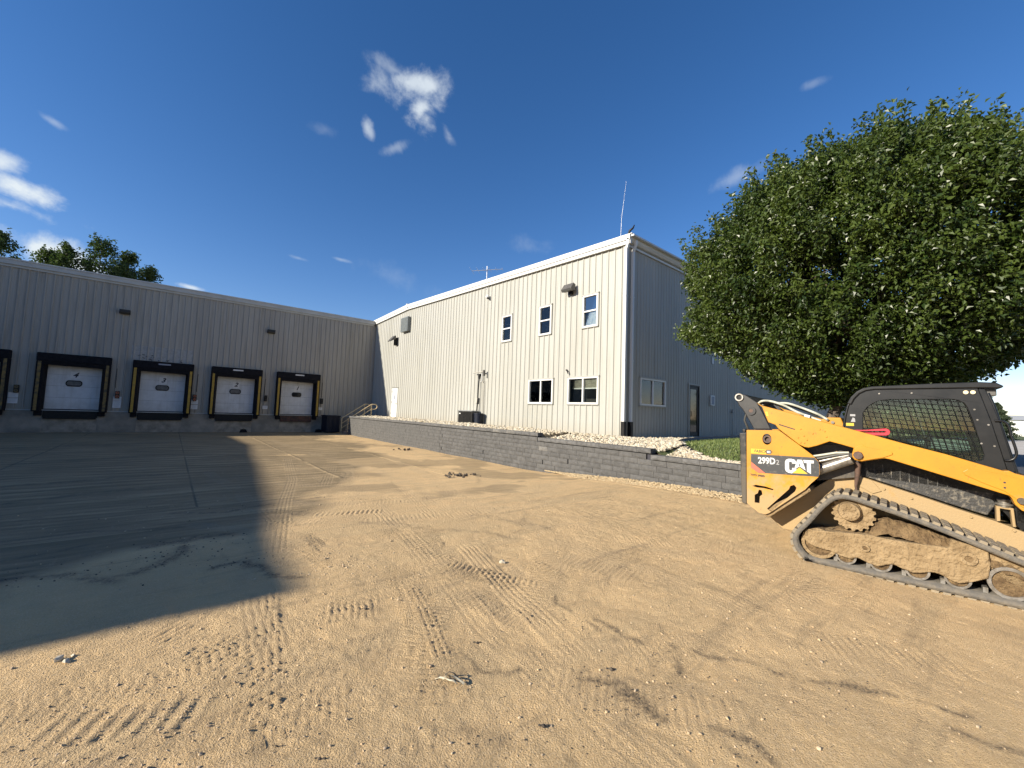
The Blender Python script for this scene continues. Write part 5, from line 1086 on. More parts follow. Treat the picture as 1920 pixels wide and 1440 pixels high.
def side_panel(sd, Y):
    holes = [circ(-.40, 1.44, .052, .072), [(-.575, .812), (-.53, .832), (-.42, .826), (-.33, .805), (-.34, .790), (-.44, .802), (-.52, .800)],
             [(-.545, .60), (-.49, .60), (-.485, .69), (-.455, .72), (-.465, .77), (-.495, .775), (-.51, .725), (-.545, .70)],
             [(-.405, .545), (-.36, .515), (-.10, .815), (-.085, .86), (-.11, .893), (-.15, .872), (-.165, .83)]]
    p = plate('side_panel', PAN, holes, *sorted((Y(.12), Y(.15))), 'yellow', ld, bevel=.004)
    lo('lamp_ring', MB().ring((-.40, 1.44), .03, .05, *sorted((Y(.13), Y(.16))), 20), 'rust', p); lo('tail_lamp', MB().cyl((-.40, Y(.165), 1.42), (0, Y(1) - Y(0), 0), .036, .02, 14), 'rust', p)
    y = lambda d: sorted((Y(.1195 - d), Y(.1195 - d + .0012)))
    if sd: lo('decal', MB().prism([(-.585, 1.231), (.109, 1.25), (.148, 1.184), (.147, 1.06), (.139, 1.023), (-.421, .998), (-.586, 1.132)], *y(.001)), 'decal', p); return
    lo('decal', MB().prism([(-.585, 1.231), (.100, 1.252), (.138, 1.205), (.147, 1.165), (.147, 1.064), (.136, 1.024), (-.421, .998), (-.586, 1.130)], *y(.001)), 'decal', p)
    lo('red_flash', MB().prism([(-.586, 1.127), (-.421, .9975), (-.50, .992), (-.585, 1.05)], *y(.002)), 'redd', p)
    lo('dealer_decal', MB().prism([(-.585, 1.303), (-.41, 1.303), (-.41, 1.247), (-.585, 1.242)], *y(.001)), 'dyellow', p); lo('dealer_mark', MB().prism(rr_(-.406, -.353, 1.250, 1.302), *y(.001)), 'ink', p); lo('dealer_mark_light', MB().prism(rr_(-.40, -.359, 1.262, 1.290), *y(.0022)), 'dwhite', p)
    def txt(s, x, z, size, mt, off=0, sx=1, shear=0, d=.0025, name='lettering', rot=0):
        me = text_mesh(s, size, .0008, shear, off, sx); me.materials.clear(); me.materials.append(M[mt])
        me.transform(Matrix.Translation((x, Y(.1195 - d), z)) @ Matrix.Rotation(-rot, 4, 'Y') @ Matrix.Rotation(R_(90), 4, 'X')); put(name, me, p)
    txt('FABICK', -.475, 1.274, .052, 'ink', .0006, .85, .15); txt('299D', -.405, 1.157, .112, 'dwhite', .0035, .78, 0, rot=.03); txt('2', -.282, 1.150, .088, 'dgrey', .001, .8); txt('TWO SPEED', -.51, .957, .034, 'ink', .001, .9, .1)
    txt('CAT', -.362, 1.276 if False else 1.276, .022, 'ink', .0008, 1, 0, d=.004)
    C = lambda P, z='letter': lo(z, MB().prism(P, *y(.0025)), 'dwhite', p)
    C([(-.085, 1.158), (-.085, 1.178), (-.10, 1.205), (-.13, 1.213), (-.165, 1.211), (-.192, 1.195), (-.203, 1.168), (-.203, 1.078), (-.194, 1.052), (-.168, 1.036), (-.13, 1.032), (-.12, 1.046), (-.10, 1.062), (-.085, 1.072), (-.085, 1.10), (-.128, 1.10), (-.128, 1.075), (-.145, 1.068), (-.16, 1.078), (-.16, 1.17), (-.145, 1.178), (-.128, 1.17), (-.128, 1.155)])
    C([(-.073, 1.210), (-.024, 1.211), (.012, 1.085), (-.048, 1.128), (-.058, 1.123), (-.108, 1.083)]); lo('letter_counter', MB().prism([(-.049, 1.172), (-.058, 1.133), (-.040, 1.133)], *y(.0035)), 'decal', p)
    C([(-.012, 1.212), (.094, 1.215), (.094, 1.180), (.064, 1.179), (.064, 1.048), (.024, 1.076), (.024, 1.178), (-.005, 1.177)])
    lo('triangle', MB().prism([(-.052, 1.116), (-.128, 1.036), (.030, 1.046)], *y(.0025)), 'dyellow', p)
both(side_panel)
lo('loader_tower', MB().prism([(-.3, 1.1), (-.3, 1.45), (0, 1.40), (.5, 1.42), (.52, 1.05), (.1, .95)], .40, W_ - .40), 'mblack')
lo('rear_door', MB().prism([(-.735, 1.50), (-.645, 1.515), (-.645, .55), (-.705, .565)], .155, W_ - .155), 'mblack', bevel=.012)
lo('rear_latch', MB().box((-.70, .17, 1.515), (-.66, .25, 1.56)), 'mblack', bevel=.008)
lo('engine_hood', MB().prism([(-.645, 1.52), (-.3, 1.56), (.15, 1.50), (.36, 1.45), (.36, 1.2), (-.6, 1.2)], .42, W_ - .42), 'mblack', bevel=.01)
lo('hood_cowl', MB().prism([(.10, 1.50), (.12, 1.72), (.20, 1.752), (.33, 1.755), (.385, 1.60), (.385, 1.45)], .55, W_ - .55), 'yellow', bevel=.01)
lo('hood_bolt', MB().cyl((.25, .55, 1.69), (0, -1, 0), .018, .015, 12), 'steel')
# lift arms
ARM = [(-.528, 1.918), (-.46, 1.880), (-.2, 1.806), (.003, 1.748), (.194, 1.690), (.565, 1.583), (.878, 1.488), (1.223, 1.393), (1.451, 1.318), (1.60, 1.270), (1.633, 1.278), (1.675, 1.253), (1.80, 1.22), (1.98, 1.14), (2.16, 1.0), (2.30, .80), (2.42, .50), (2.46, .34), (2.36, .28), (2.26, .40), (2.14, .62), (1.98, .80), (1.82, .88), (1.703, .905), (1.662, .955), (1.645, 1.01), (1.63, 1.035), (1.484, 1.080), (1.306, 1.135), (1.05, 1.215), (.773, 1.300), (.735, 1.305), (.658, 1.284), (.542, 1.248), (.483, 1.258), (.458, 1.285), (.454, 1.331), (.470, 1.398), (.36, 1.430), (.247, 1.459), (.236, 1.452), (.125, 1.397), (.041, 1.366), (-.001, 1.369), (-.061, 1.398), (-.219, 1.532), (-.274, 1.58), (-.31, 1.632), (-.389, 1.661), (-.405, 1.70), (-.46, 1.86)]
def arm(sd, Y):
    a = lo('lift_arm', MB().prism(ARM, *sorted((Y(.15), Y(.27)))), 'yellow', bevel=.009)
    lo('weld_plate', MB().prism([(.725, 1.312), (.80, 1.352), (.805, 1.376), (.78, 1.388), (.60, 1.412), (.55, 1.44), (.52, 1.44), (.50, 1.42), (.478, 1.39), (.463, 1.33), (.467, 1.287), (.488, 1.266), (.542, 1.256), (.655, 1.292)], *sorted((Y(.139), Y(.1495)))), 'yellow', a, bevel=.004)
    lo('front_plate', MB().prism([(1.325, 1.23), (1.34, 1.20), (1.45, 1.14), (1.60, 1.075), (1.66, 1.02), (1.70, .94), (1.82, .90), (2.0, .83), (2.1, .9), (1.95, 1.08), (1.75, 1.19), (1.6, 1.235), (1.45, 1.258), (1.36, 1.26)], *sorted((Y(.140), Y(.1495)))), 'yellow', a, bevel=.004)
    lo('seam', MB().prism([(-.27, 1.632), (-.10, 1.578), (-.10, 1.590), (-.27, 1.646)], *sorted((Y(.146), Y(.1495)))), 'mblack', a)
    for (x, z) in ((-.042, 1.594), (.152, 1.600), (.198, 1.580), (.082, 1.545), (-.008, 1.511), (-.069, 1.486), (.021, 1.461), (.216, 1.515), (-.044, 1.425), (-.005, 1.424)):
        lo('bolt_head', MB().cyl((x, Y(.15), z), (0, Y(0) - Y(1), 0), .0105, .009, 8), 'yellow', a)
    for (x, z) in ((1.60, 1.16), (1.60, 1.11)): lo('bolt_hole', MB().cyl((x, Y(.1395), z), (0, Y(0) - Y(1), 0), .009, .002, 8), 'ink', a)
    lo('pivot_pin', MB().cyl((.510, Y(.15), 1.318), (0, Y(0) - Y(1), 0), .048, .045, 8, .042), 'rust', a, bevel=.004)
    lo('pivot_pin', MB().cyl((1.70, Y(.14), 1.0), (0, Y(0) - Y(1), 0), .03, .03, 12), 'mblack', a)
    k = lo('rear_link', MB().prism([(-.775, 1.985), (-.765, 2.015), (-.74, 2.035), (-.70, 2.035), (-.655, 2.022), (-.52, 1.925), (-.455, 1.79), (-.36, 1.57), (-.56, 1.56), (-.645, 1.73), (-.70, 1.83), (-.735, 1.87), (-.765, 1.93)], *sorted((Y(.165), Y(.205)))), 'mblack', bevel=.01)
    lo('tube', MB().ring((-.735, 1.990), .036, .052, *sorted((Y(.145), Y(.30))), 26), 'steel', k); lo('tube_bore', MB().cyl((-.735, Y(.165), 1.990), (0, Y(1) - Y(0), 0), .036, .13, 20), 'ink', k)
    lo('link_pin', MB().ring((-.592, 1.808), .026, .058, *sorted((Y(.148), Y(.166))), 22), 'mblack', k); lo('pin_cap', MB().cyl((-.592, Y(.152), 1.808), (0, Y(1) - Y(0), 0), .026, .02, 12), 'rust', k)
    c = lo('lift_cylinder', MB().tube([(.04, Y(.26), 1.05), (.44, Y(.26), 1.262)], .060, 16), 'steel'); lo('rod_eye', MB().cyl((.505, Y(.20), 1.30), (0, Y(1) - Y(0), 0), .05, .10, 14), 'steel', c)
    for q, (dz, r_) in enumerate(((.085, .016), (.125, .018), (.165, .014))): lo('hose', MB().tube([(.02, Y(.24), 1.08 + dz), (.16, Y(.23), 1.135 + dz * .9), (.30, Y(.23), 1.20 + dz * .75), (.42, Y(.24), 1.27 + dz * .4)], r_, 7), 'steel' if q == 0 else 'hose' if q == 1 else 'hose_pale')
    lo('tilt_block', MB().prism([(.06, 1.18), (.30, 1.34), (.345, 1.30), (.10, 1.12)], *sorted((Y(.33), Y(.42)))), 'yellow')
both(arm)
lo('cross_tube', MB().prism([(-.74, 1.945), (-.725, 2.032), (-.66, 2.028), (-.66, 1.94)], .206, W_ - .206), 'mblack', bevel=.01)
lo('decal_arm', MB().prism([(-.425, 1.80), (-.395, 1.80), (-.385, 1.745), (-.41, 1.74)], .1478, .1492), 'dyellow')
for q, (o, P) in enumerate(((.34, [(-.56, 1.90), (-.50, 1.945), (-.40, 1.948), (-.26, 1.90), (-.12, 1.82), (.0, 1.765), (.15, 1.70)]), (.40, [(-.58, 1.88), (-.50, 1.92), (-.38, 1.92), (-.22, 1.87), (-.05, 1.78), (.12, 1.70)]), (.52, [(-.36, 1.93), (-.22, 1.925), (-.05, 1.86), (.1, 1.79), (.2, 1.72)]), (.58, [(-.38, 1.91), (-.22, 1.90), (-.05, 1.84), (.1, 1.76)]))):
    lo('hydraulic_hose', MB().tube([(a, o + .02 * math.sin(i), b) for i, (a, b) in enumerate([(v.x, v.y) for v in catmull(P, 4)])], .016, 7), 'hose_pale' if q in (0, 2) else 'hose')
lo('hydraulic_hose', MB().tube([(-.66, .24, 1.80), (-.69, .24, 1.68), (-.65, .26, 1.56), (-.62, .30, 1.50)], .014, 7), 'hose'); lo('hydraulic_hose', MB().tube([(-.63, .30, 1.76), (-.61, .28, 1.66), (-.57, .3, 1.56)], .012, 7), 'hose_pale')
lo('hose_clamp', MB().box((-.02, .30, 1.735), (.04, .42, 1.775), Matrix.Rotation(.25, 3, 'Y')), 'white', bevel=.004)
# covers under the arm
SC_ = [(.36, 1.16), (.51, 1.062), (.70, 1.005), (1.114, .885), (1.32, .825), (1.52, .772), (1.615, .955), (1.60, 1.12), (1.2, 1.25), (.76, 1.36), (.45, 1.40), (.36, 1.40)]
both(lambda sd, Y: lo('side_cover', MB().prism(SC_, *sorted((Y(.50), Y(.56)))), 'mcover', bevel=.008))
both(lambda sd, Y: [lo('cover_rib', MB().box((.56 + .075 * k, min(Y(.494), Y(.4995)), 1.13 - .022 * k), (.568 + .075 * k, max(Y(.494), Y(.4995)), 1.26 - .022 * k)), 'mcover') for k in range(11)])
lo('hose_drop', MB().tube([(.50, .36, 1.22), (.49, .38, 1.10), (.48, .40, 1.0), (.47, .42, .93), (.475, .42, .88)], [.03, .028, .022, .014, .012], 8), 'rust')
lo('strut_bracket', MB().prism([(1.575, .735), (1.575, .89), (1.69, .885), (1.70, .70), (1.68, .70), (1.67, .865), (1.60, .87), (1.60, .74)], .43, .52), 'yellow_low', bevel=.004)
for k, r_ in enumerate((.05, .062, .045, .055)): lo('isolator', MB().cyl((1.635, .47, .885 + .02 * k), (0, 0, 1), r_, .018, 16), 'steel')
lo('control_valve', MB().box((1.70, .50, .72), (1.95, .75, 1.0)), 'mcover', bevel=.02)
# cab
CAB = [(.361, 1.15), (.361, 1.64), (.379, 1.774), (.406, 1.90), (.44, 1.985), (.485, 2.05), (.55, 2.098), (.64, 2.115), (1.138, 2.125), (1.49, 2.118), (1.53, 1.95), (1.575, 1.76), (1.672, 1.246), (1.60, 1.0), (.5, 1.05)]
WIN = [(.548, 1.82), (.585, 1.885), (.65, 1.944), (.70, 1.970), (.80, 1.985), (1.2, 1.99), (1.33, 1.985), (1.385, 1.955), (1.41, 1.90), (1.443, 1.771), (1.515, 1.40), (1.505, 1.345), (1.46, 1.325), (1.2, 1.33), (.62, 1.46), (.565, 1.52), (.545, 1.60)]
def clipline(p, d, P):
    ts = []; n = len(P)
    for i in range(n):
        a, b = Vector(P[i]), Vector(P[(i + 1) % n]); e = b - a; den = d.x * e.y - d.y * e.x
        if abs(den) < 1e-9: continue
        w_ = a - p; t = (w_.x * e.y - w_.y * e.x) / den; u_ = (w_.x * d.y - w_.y * d.x) / den
        if 0 <= u_ <= 1: ts.append(t)
    ts.sort(); return [(ts[i], ts[i + 1]) for i in range(0, len(ts) - 1, 2)]
def cab_side(sd, Y):
    c = plate('cab_side', CAB, [WIN], *sorted((Y(.50), Y(.535))), 'mframe', ld, bevel=.006)
    g = MB(); y0, y1 = sorted((Y(.536), Y(.541))); g.prism(WIN, y0, y1); lo('cab_glass', g, 'cab_glass', c)
    mb = MB()
    for k in range(24):
        p = Vector((.44 + .052 * k, 2.05)); d = Vector((.22, -.97)).normalized()
        for t0, t1 in clipline(p, d, WIN): a, b = p + d * t0, p + d * t1; mb.tube([(a.x, Y(.52), a.y), (b.x, Y(.52), b.y)], .0042, 4, False)
    for k in range(16):
        p = Vector((.4, 2.06 - .052 * k)); d = Vector((.985, -.10)).normalized()
        for t0, t1 in clipline(p, d, WIN): a, b = p + d * t0, p + d * t1; mb.tube([(a.x, Y(.512), a.y), (b.x, Y(.512), b.y)], .0042, 4, False)
    lo('guard_mesh', mb, 'mframe', c, kind='stuff')
    lo('edge_bead', MB().tube([(a, Y(.497), b) for a, b in CAB[1:10]], .012, 6), 'mframe', c)
    lo('door_post', MB().prism([(1.49, 2.118), (1.53, 1.95), (1.575, 1.76), (1.672, 1.246), (1.73, 1.246), (1.635, 1.76), (1.59, 1.95), (1.545, 2.105)], *sorted((Y(.515), Y(.60)))), 'mframe', c, bevel=.006)
    for (x, z) in ((.70, 2.055), (.98, 2.06), (1.46, 1.88), (1.478, 1.77), (1.50, 1.52), (1.555, 1.72), (1.59, 1.5)): lo('stud', MB().cyl((x, Y(.50), z), (0, Y(0) - Y(1), 0), .009, .008, 8), 'steel', c)
    for x in (1.402, 1.454): lo('marker_lamp', MB().cyl((x, Y(.50), 2.066), (0, Y(0) - Y(1), 0), .02, .012, 16), 'cream', c, bevel=.003)
    lo('grab_handle', MB().tube([(v.x, Y(.50), v.y) for v in catmull([(1.60, 1.765), (1.655, 1.762), (1.69, 1.72), (1.705, 1.62), (1.735, 1.46), (1.722, 1.39), (1.69, 1.362), (1.655, 1.36)], 4)], .012, 7), 'mframe', c)
    lo('door_tube', MB().tube([(1.565, Y(.55), 2.06), (1.60, Y(.54), 1.93), (1.665, Y(.54), 1.60), (1.735, Y(.54), 1.24)], .017, 7), 'mframe', c)
    if sd == 0:
        lo('warning_decal', MB().prism(rr_(.385, .46, 1.655, 1.69), .4985, .4998), 'dyellow', c); lo('warning_decal', MB().prism(rr_(.425, .475, 1.775, 1.80), .4985, .4998), 'dgrey', c); lo('warning_decal', MB().prism([(.43, 1.705), (.45, 1.76), (.47, 1.75), (.475, 1.705)], .4985, .4998), 'dgrey', c)
both(cab_side)
ROOF = [(.40, 1.93), (.435, 2.01), (.49, 2.078), (.555, 2.122), (.64, 2.142), (1.138, 2.166), (1.502, 2.176), (1.62, 2.166), (1.672, 2.128), (1.655, 2.108), (1.50, 2.112), (.66, 2.105), (.58, 2.09), (.52, 2.055), (.47, 1.99), (.44, 1.92)]
lo('cab_roof', MB().prism(ROOF, .475, W_ - .475), 'mframe', bevel=.01)
lo('rear_wall', MB().prism([(.38, 1.2), (.38, 1.66), (.42, 1.66), (.42, 1.2)], .536, W_ - .536), 'mframe')
for o in (.56, W_ - .60): lo('rear_post', MB().prism([(.38, 1.66), (.40, 1.78), (.43, 1.92), (.47, 1.92), (.44, 1.78), (.42, 1.66)], o, o + .04), 'mframe')
lo('work_lamp', MB().box((1.545, .56, 2.03), (1.63, .70, 2.10)), 'greyfix', bevel=.01)
lo('front_sill', MB().prism([(1.55, .95), (1.66, 1.24), (1.72, 1.24), (1.80, .8), (1.75, .66)], .5, W_ - .5), 'mframe')
lo('seat', MB().prism([(.60, 1.25), (1.05, 1.28), (1.05, 1.38), (.78, 1.37), (.68, 1.85), (.58, 1.85)], .72, 1.21), 'seat', bevel=.03)
lo('joystick', MB().tube([(1.1, .68, 1.2), (1.12, .68, 1.5), (1.1, .68, 1.56)], [.02, .015, .03], 8), 'seat'); lo('joystick', MB().tube([(1.1, 1.25, 1.2), (1.12, 1.25, 1.5), (1.1, 1.25, 1.56)], [.02, .015, .03], 8), 'seat')
lo('inner_post', MB().tube([(1.0, .60, 1.98), (1.08, .60, 1.55)], .012, 6), 'steel')
plate('arm_brace', [(.40, 1.605), (.56, 1.612), (.75, 1.640), (.775, 1.632), (.790, 1.605), (.782, 1.572), (.755, 1.556), (.40, 1.545)], [[(.45, 1.575), (.45, 1.588), (.74, 1.610), (.755, 1.60), (.74, 1.590)]], .44, .475, 'red', ld, bevel=.003)
# coupler and bucket in front (outside the frame)
lo('bucket', MB().prism([(2.45, .06), (2.5, .62), (2.56, .64), (2.54, .12), (3.15, .035), (3.15, .01), (2.5, .02)], -.02, W_ + .02), 'steel', bevel=.008)
both(lambda sd, Y: lo('bucket_side', MB().prism([(2.5, .03), (2.54, .62), (2.72, .55), (3.12, .05)], *sorted((Y(-.02), Y(.01)))), 'steel'))
lo('coupler', MB().prism([(2.34, .14), (2.38, .60), (2.46, .60), (2.46, .10)], .45, W_ - .45), 'mblack', bevel=.01)

# ------------------------------------------------------------------ trees
def leaf_mat(name, c0, c1, rough=.42, spec=.5):
    mt = bpy.data.materials.new(name); mt.use_nodes = True; nt = mt.node_tree; L = nt.links.new; nt.nodes.clear()
    o = N(nt, 'ShaderNodeOutputMaterial'); b = N(nt, 'ShaderNodeBsdfPrincipled'); b.inputs['Roughness'].default_value = rough; b.inputs['Specular IOR Level'].default_value = spec
    at = N(nt, 'ShaderNodeAttribute'); at.attribute_name = 'tone'; mx = N(nt, 'ShaderNodeMixRGB'); L(at.outputs['Fac'], mx.inputs[0]); mx.inputs[1].default_value = (*c0, 1); mx.inputs[2].default_value = (*c1, 1); L(mx.outputs[0], b.inputs['Base Color'])
    tl = N(nt, 'ShaderNodeBsdfTranslucent'); hs = N(nt, 'ShaderNodeMixRGB', blend_type='MULTIPLY'); hs.inputs[0].default_value = 1; L(mx.outputs[0], hs.inputs[1]); hs.inputs[2].default_value = (1.5, 1.7, .5, 1); L(hs.outputs[0], tl.inputs[0])
    ms = N(nt, 'ShaderNodeMixShader'); ms.inputs[0].default_value = .22; L(b.outputs[0], ms.inputs[1]); L(tl.outputs[0], ms.inputs[2]); L(ms.outputs[0], o.inputs[0]); M[name] = mt
leaf_mat('pear_leaf', (.014, .033, .006), (.085, .120, .022), .40); leaf_mat('far_leaf', (.03, .055, .018), (.07, .10, .03), .6, .3); leaf_mat('conifer_needle', (.035, .05, .03), (.07, .09, .05), .7, .2)
def leaves(C, n_out, size, droop=.5):
    """C: leaf centres; n_out: outward direction per leaf"""
    n = len(C); d = RNG.normal(size=(n, 3)) * .75 + n_out * .55; d[:, 2] -= droop; d /= np.linalg.norm(d, axis=1)[:, None]
    s = np.cross(d, RNG.normal(size=(n, 3))); s /= np.linalg.norm(s, axis=1)[:, None]; nn = np.cross(d, s); nn *= np.sign(nn[:, 2:3] + 1e-6)
    L = (size * (.7 + .6 * RNG.random(n)))[:, None]; Wd = L * .30; cu = L * (.10 + .14 * RNG.random((n, 1)))
    b = C; t = C + d * L - nn * cu * 1.2; m = C + d * L * .5 + nn * cu * .25; l = C + d * L * .45 + s * Wd + nn * cu * .9; r = C + d * L * .45 - s * Wd + nn * cu * .9
    V = np.stack([b, l, t, r], 1).reshape(-1, 3); F = np.array([(0, 2, 1), (0, 3, 2)]); F = (F[None] + (np.arange(n) * 4)[:, None, None]).reshape(-1, 3)
    return V, F
def crown_tree(name, label, cat, base, H, prof, R, n_clump, per, lsize, mtl, trunk_r, seed, group=None, lean=(0, 0), clear=None, droop=.5, csig=.24):
    global RNG
    RNG = np.random.default_rng(seed); rnd = random.Random(seed)
    t = thing(name, label, cat, base, group=group); bx, by, bz = base
    z0, z1 = prof[0][0], prof[-1][0]; zs = [p[0] for p in prof]; rs = [p[1] for p in prof]
    lob = [(rnd.uniform(0, 6.28), rnd.uniform(z0, z1), rnd.uniform(.09, .19) * rnd.choice((1, -1))) for _ in range(34)]
    def rad(a, z):
        r = np.interp(z, zs, rs) * R; k = 0
        for la, lz, am in lob: da = math.atan2(math.sin(a - la), math.cos(a - la)); k += am * math.exp(-(da / .38) ** 2 - ((z - lz) / (.10 * (z1 - z0))) ** 2)
        return r * (1 + k)
    cl = []
    # limbs: from trunk fork outwards
    mb = MB(); zf = clear; hub = Vector((lean[0] * .3, lean[1] * .3, zf))
    mb.tube([(0, 0, -.15), (.01, 0, .1), (0, .02, zf * .6), tuple(hub)], [trunk_r * 1.5, trunk_r * 1.1, trunk_r * .95, trunk_r * .9], 10)
    ends = []
    for k in range(34):
        a = k * 2.399 + rnd.uniform(-.3, .3); zt = z0 + (z1 - z0) * (.06 + .9 * ((k + .5) / 34) ** .8); rr = rad(a, zt) * rnd.uniform(.72, .92)
        e = Vector((lean[0] + rr * math.cos(a), lean[1] + rr * math.sin(a), zt)); s0 = Vector((lean[0] * .3, lean[1] * .3, min(zt - .15 * rr, zf + (zt - zf) * rnd.uniform(.0, .5)))) if zt > zf else hub
        mid = s0.lerp(e, .5) + Vector((rnd.uniform(-.1, .1) * R, rnd.uniform(-.1, .1) * R, .10 * R * (1 if zt > zf + .5 else -.15)))
        r0 = trunk_r * .42 * (1 - .4 * k / 34); mb.tube([tuple(s0), tuple(s0.lerp(mid, .5)), tuple(mid), tuple(mid.lerp(e, .55)), tuple(e)], [r0, r0 * .8, r0 * .55, r0 * .3, r0 * .1], 6, False)
        ends.append((mid, e))
        for q in range(3):
            s1 = mid.lerp(e, rnd.uniform(.0, .6)); e1 = s1 + Vector((rnd.uniform(-1, 1), rnd.uniform(-1, 1), rnd.uniform(-.2, .9))) * R * .28; mb.tube([tuple(s1), tuple(s1.lerp(e1, .5) + Vector((0, 0, .04 * R))), tuple(e1)], [r0 * .35, r0 * .22, r0 * .06], 5, False)
    mb.tube([tuple(hub), (lean[0] * .7, lean[1] * .7, (zf + z1) / 2), (lean[0], lean[1], z1 - .2)], [trunk_r * .8, trunk_r * .4, .02], 8)
    lo_ = obj('trunk', mb, 'bark', t, local=True)
    pts = []; outs = []; tone = []
    for k in range(n_clump):
        z = z0 + (z1 - z0) * rnd.random(); a = rnd.uniform(0, 6.283); rmax = rad(a, z); q = rnd.random()
        f = 1 - abs(rnd.gauss(0, .12)) + (.05 if rnd.random() < .12 else 0) if q < .74 else rnd.uniform(.35, .85)
        r = rmax * f; c = np.array([lean[0] + r * math.cos(a), lean[1] + r * math.sin(a), z])
        up = np.array([math.cos(a) * .8, math.sin(a) * .8, .45 + .9 * max(0, (z - (z0 + z1) / 2) / (z1 - z0))]); up /= np.linalg.norm(up)
        m_ = int(per * rnd.uniform(.6, 1.4)); ll = RNG.random(m_) * csig * 2.0
        P = c + up * (ll - csig)[:, None] + RNG.normal(size=(m_, 3)) * (csig * .42) * (1 - .45 * ll / (csig * 2))[:, None]
        pts.append(P); outs.append(np.repeat(up[None], m_, 0)); tone.append(np.full(m_, rnd.random() * .7) + RNG.random(m_) * .3)
    for k in range(n_clump // 7):      # leading shoots standing out of the crown
        z = z0 + (z1 - z0) * (.30 + .68 * rnd.random()); a = rnd.uniform(0, 6.283); r = rad(a, z) * rnd.uniform(.9, 1.02); up = np.array([math.cos(a) * .45, math.sin(a) * .45, 1.0]); up /= np.linalg.norm(up); m_ = int(per * .38)
        ll = RNG.random(m_) * csig * 2.3; c = np.array([lean[0] + r * math.cos(a), lean[1] + r * math.sin(a), z]); pts.append(c + up * ll[:, None] + RNG.normal(size=(m_, 3)) * csig * .17); outs.append(np.repeat(up[None], m_, 0)); tone.append(np.full(m_, .2 + rnd.random() * .5) + RNG.random(m_) * .3)
    P = np.concatenate(pts); O = np.concatenate(outs); T = np.concatenate(tone)
    V, F = leaves(P, O, np.full(len(P), lsize), droop)
    put('crown', np_mesh('crown', V, F, mtl, attrs={'tone': np.repeat(T, 4)}), t)
    return t
PT = (11.71, 2.61, 1.02)
prof = [(1.5, .14), (1.8, .42), (2.3, .70), (3.0, .92), (3.8, 1.0), (4.6, 1.0), (5.3, .92), (5.9, .78), (6.35, .60), (6.7, .38), (6.95, .12)]
crown_tree('pear_tree', 'large round leafy green tree standing on the lawn behind the loader', 'tree', PT, 8, prof, 3.28, 2100, 150, .080, 'pear_leaf', .13, 5, clear=1.35, lean=(.2, -.56), csig=.30)
pr2 = [(0, .2), (2, .6), (5, .95), (8, 1.0), (10, .8), (12, .45), (13, .08)]
spots = [(-11.4, 51, 14.6, 1.7, 'leafy tree top at the left edge of the dock roof'), (-9.0, 53, 14.5, 1.7, 'low leafy tree top over the dock roof, second from the left edge'), (-7.6, 50, 14.4, 1.0, 'narrow leafy tree top just left of the tallest one over the dock roof'),
         (-5.6, 50, 15.6, 1.7, 'tallest leafy tree rising over the dock roof'), (-3.9, 51, 15.0, 1.3, 'slim leafy tree top just right of the tallest one over the dock roof'), (-2.5, 52, 14.4, 1.3, 'rightmost small leafy tree top over the dock roof')]
for i, (x, y, zt, r, lab) in enumerate(spots):
    crown_tree('leafy_tree', lab, 'tree', (x, y, 0), zt, [(a * zt / 13, b) for a, b in pr2], r, 260, 46, .20, 'far_leaf', .16, 20 + i, group='trees behind the dock building', clear=3.5, droop=.2, csig=.42)
for i, (x, y, h_, r, lab) in enumerate(((66, 4.6, 7.5, 3.4, 'bushy far tree seen through the cab, nearest the end of the side wall'), (70, 8.5, 8.5, 4.2, 'bushy far tree seen through the cab beside the side wall'), (62, -9.0, 7, 3.5, 'bushy far tree beyond the driveway, outside right'), (104, 5.6, 5.5, 3.2, 'round far tree right of the bushy pair seen through the cab'), (100, 8.5, 7.5, 4.5, 'distant broad tree behind the bushy pair'))):
    crown_tree('far_tree', lab, 'tree', (x, y, .7), h_, [(a * h_ / 13, b) for a, b in [(.8, .35), (2, .8), (5, 1), (8, .95), (11, .6), (13, .1)]], r, 240, 40, .26, 'far_leaf', .2, 40 + i, group='trees beyond the driveway', clear=1.6, droop=.2, csig=.55)
def conifer(x, y, z, h_, r, lab, seed):
    t = thing('conifer', lab, 'tree', (x, y, z)); rr = random.Random(seed); obj('trunk', MB().tube([(0, 0, 0), (0, 0, h_ * .9)], [.16, .03], 7), 'bark', t, local=True)
    P = []; O = []
    for k in range(15000):
        q = rr.random() ** .8; zz = .25 + (h_ - .25) * q; tier = .78 + .22 * math.sin(zz * 9); ra = r * (1 - q) ** .75 * tier * math.sqrt(rr.random()) + .03; a = rr.uniform(0, 6.28); P.append((ra * math.cos(a), ra * math.sin(a), zz - ra * .12)); O.append((math.cos(a), math.sin(a), .1))
    V, F = leaves(np.array(P), np.array(O), np.full(len(P), .17), .15); put('crown', np_mesh('crown', V, F, 'conifer_needle', attrs={'tone': np.repeat(RNG.random(len(P)), 4)}), t)
conifer(82, .55, .7, 4.7, 2.3, 'dark conifer standing on the grass beyond the driveway right of the cab', 3)
t = thing('barn', 'long white metal barn far away at the right edge', 'barn', (150, -6, .7)); g = MB(); g.box((150, -30, .7), (162, .2, 4.4)); obj('wall', g, 'white', t); g = MB(); g.prism([(149.5, 4.4), (156, 5.6), (162.5, 4.4)], -30.4, .6, 'y'); obj('roof', g, 'trim_dock', t)
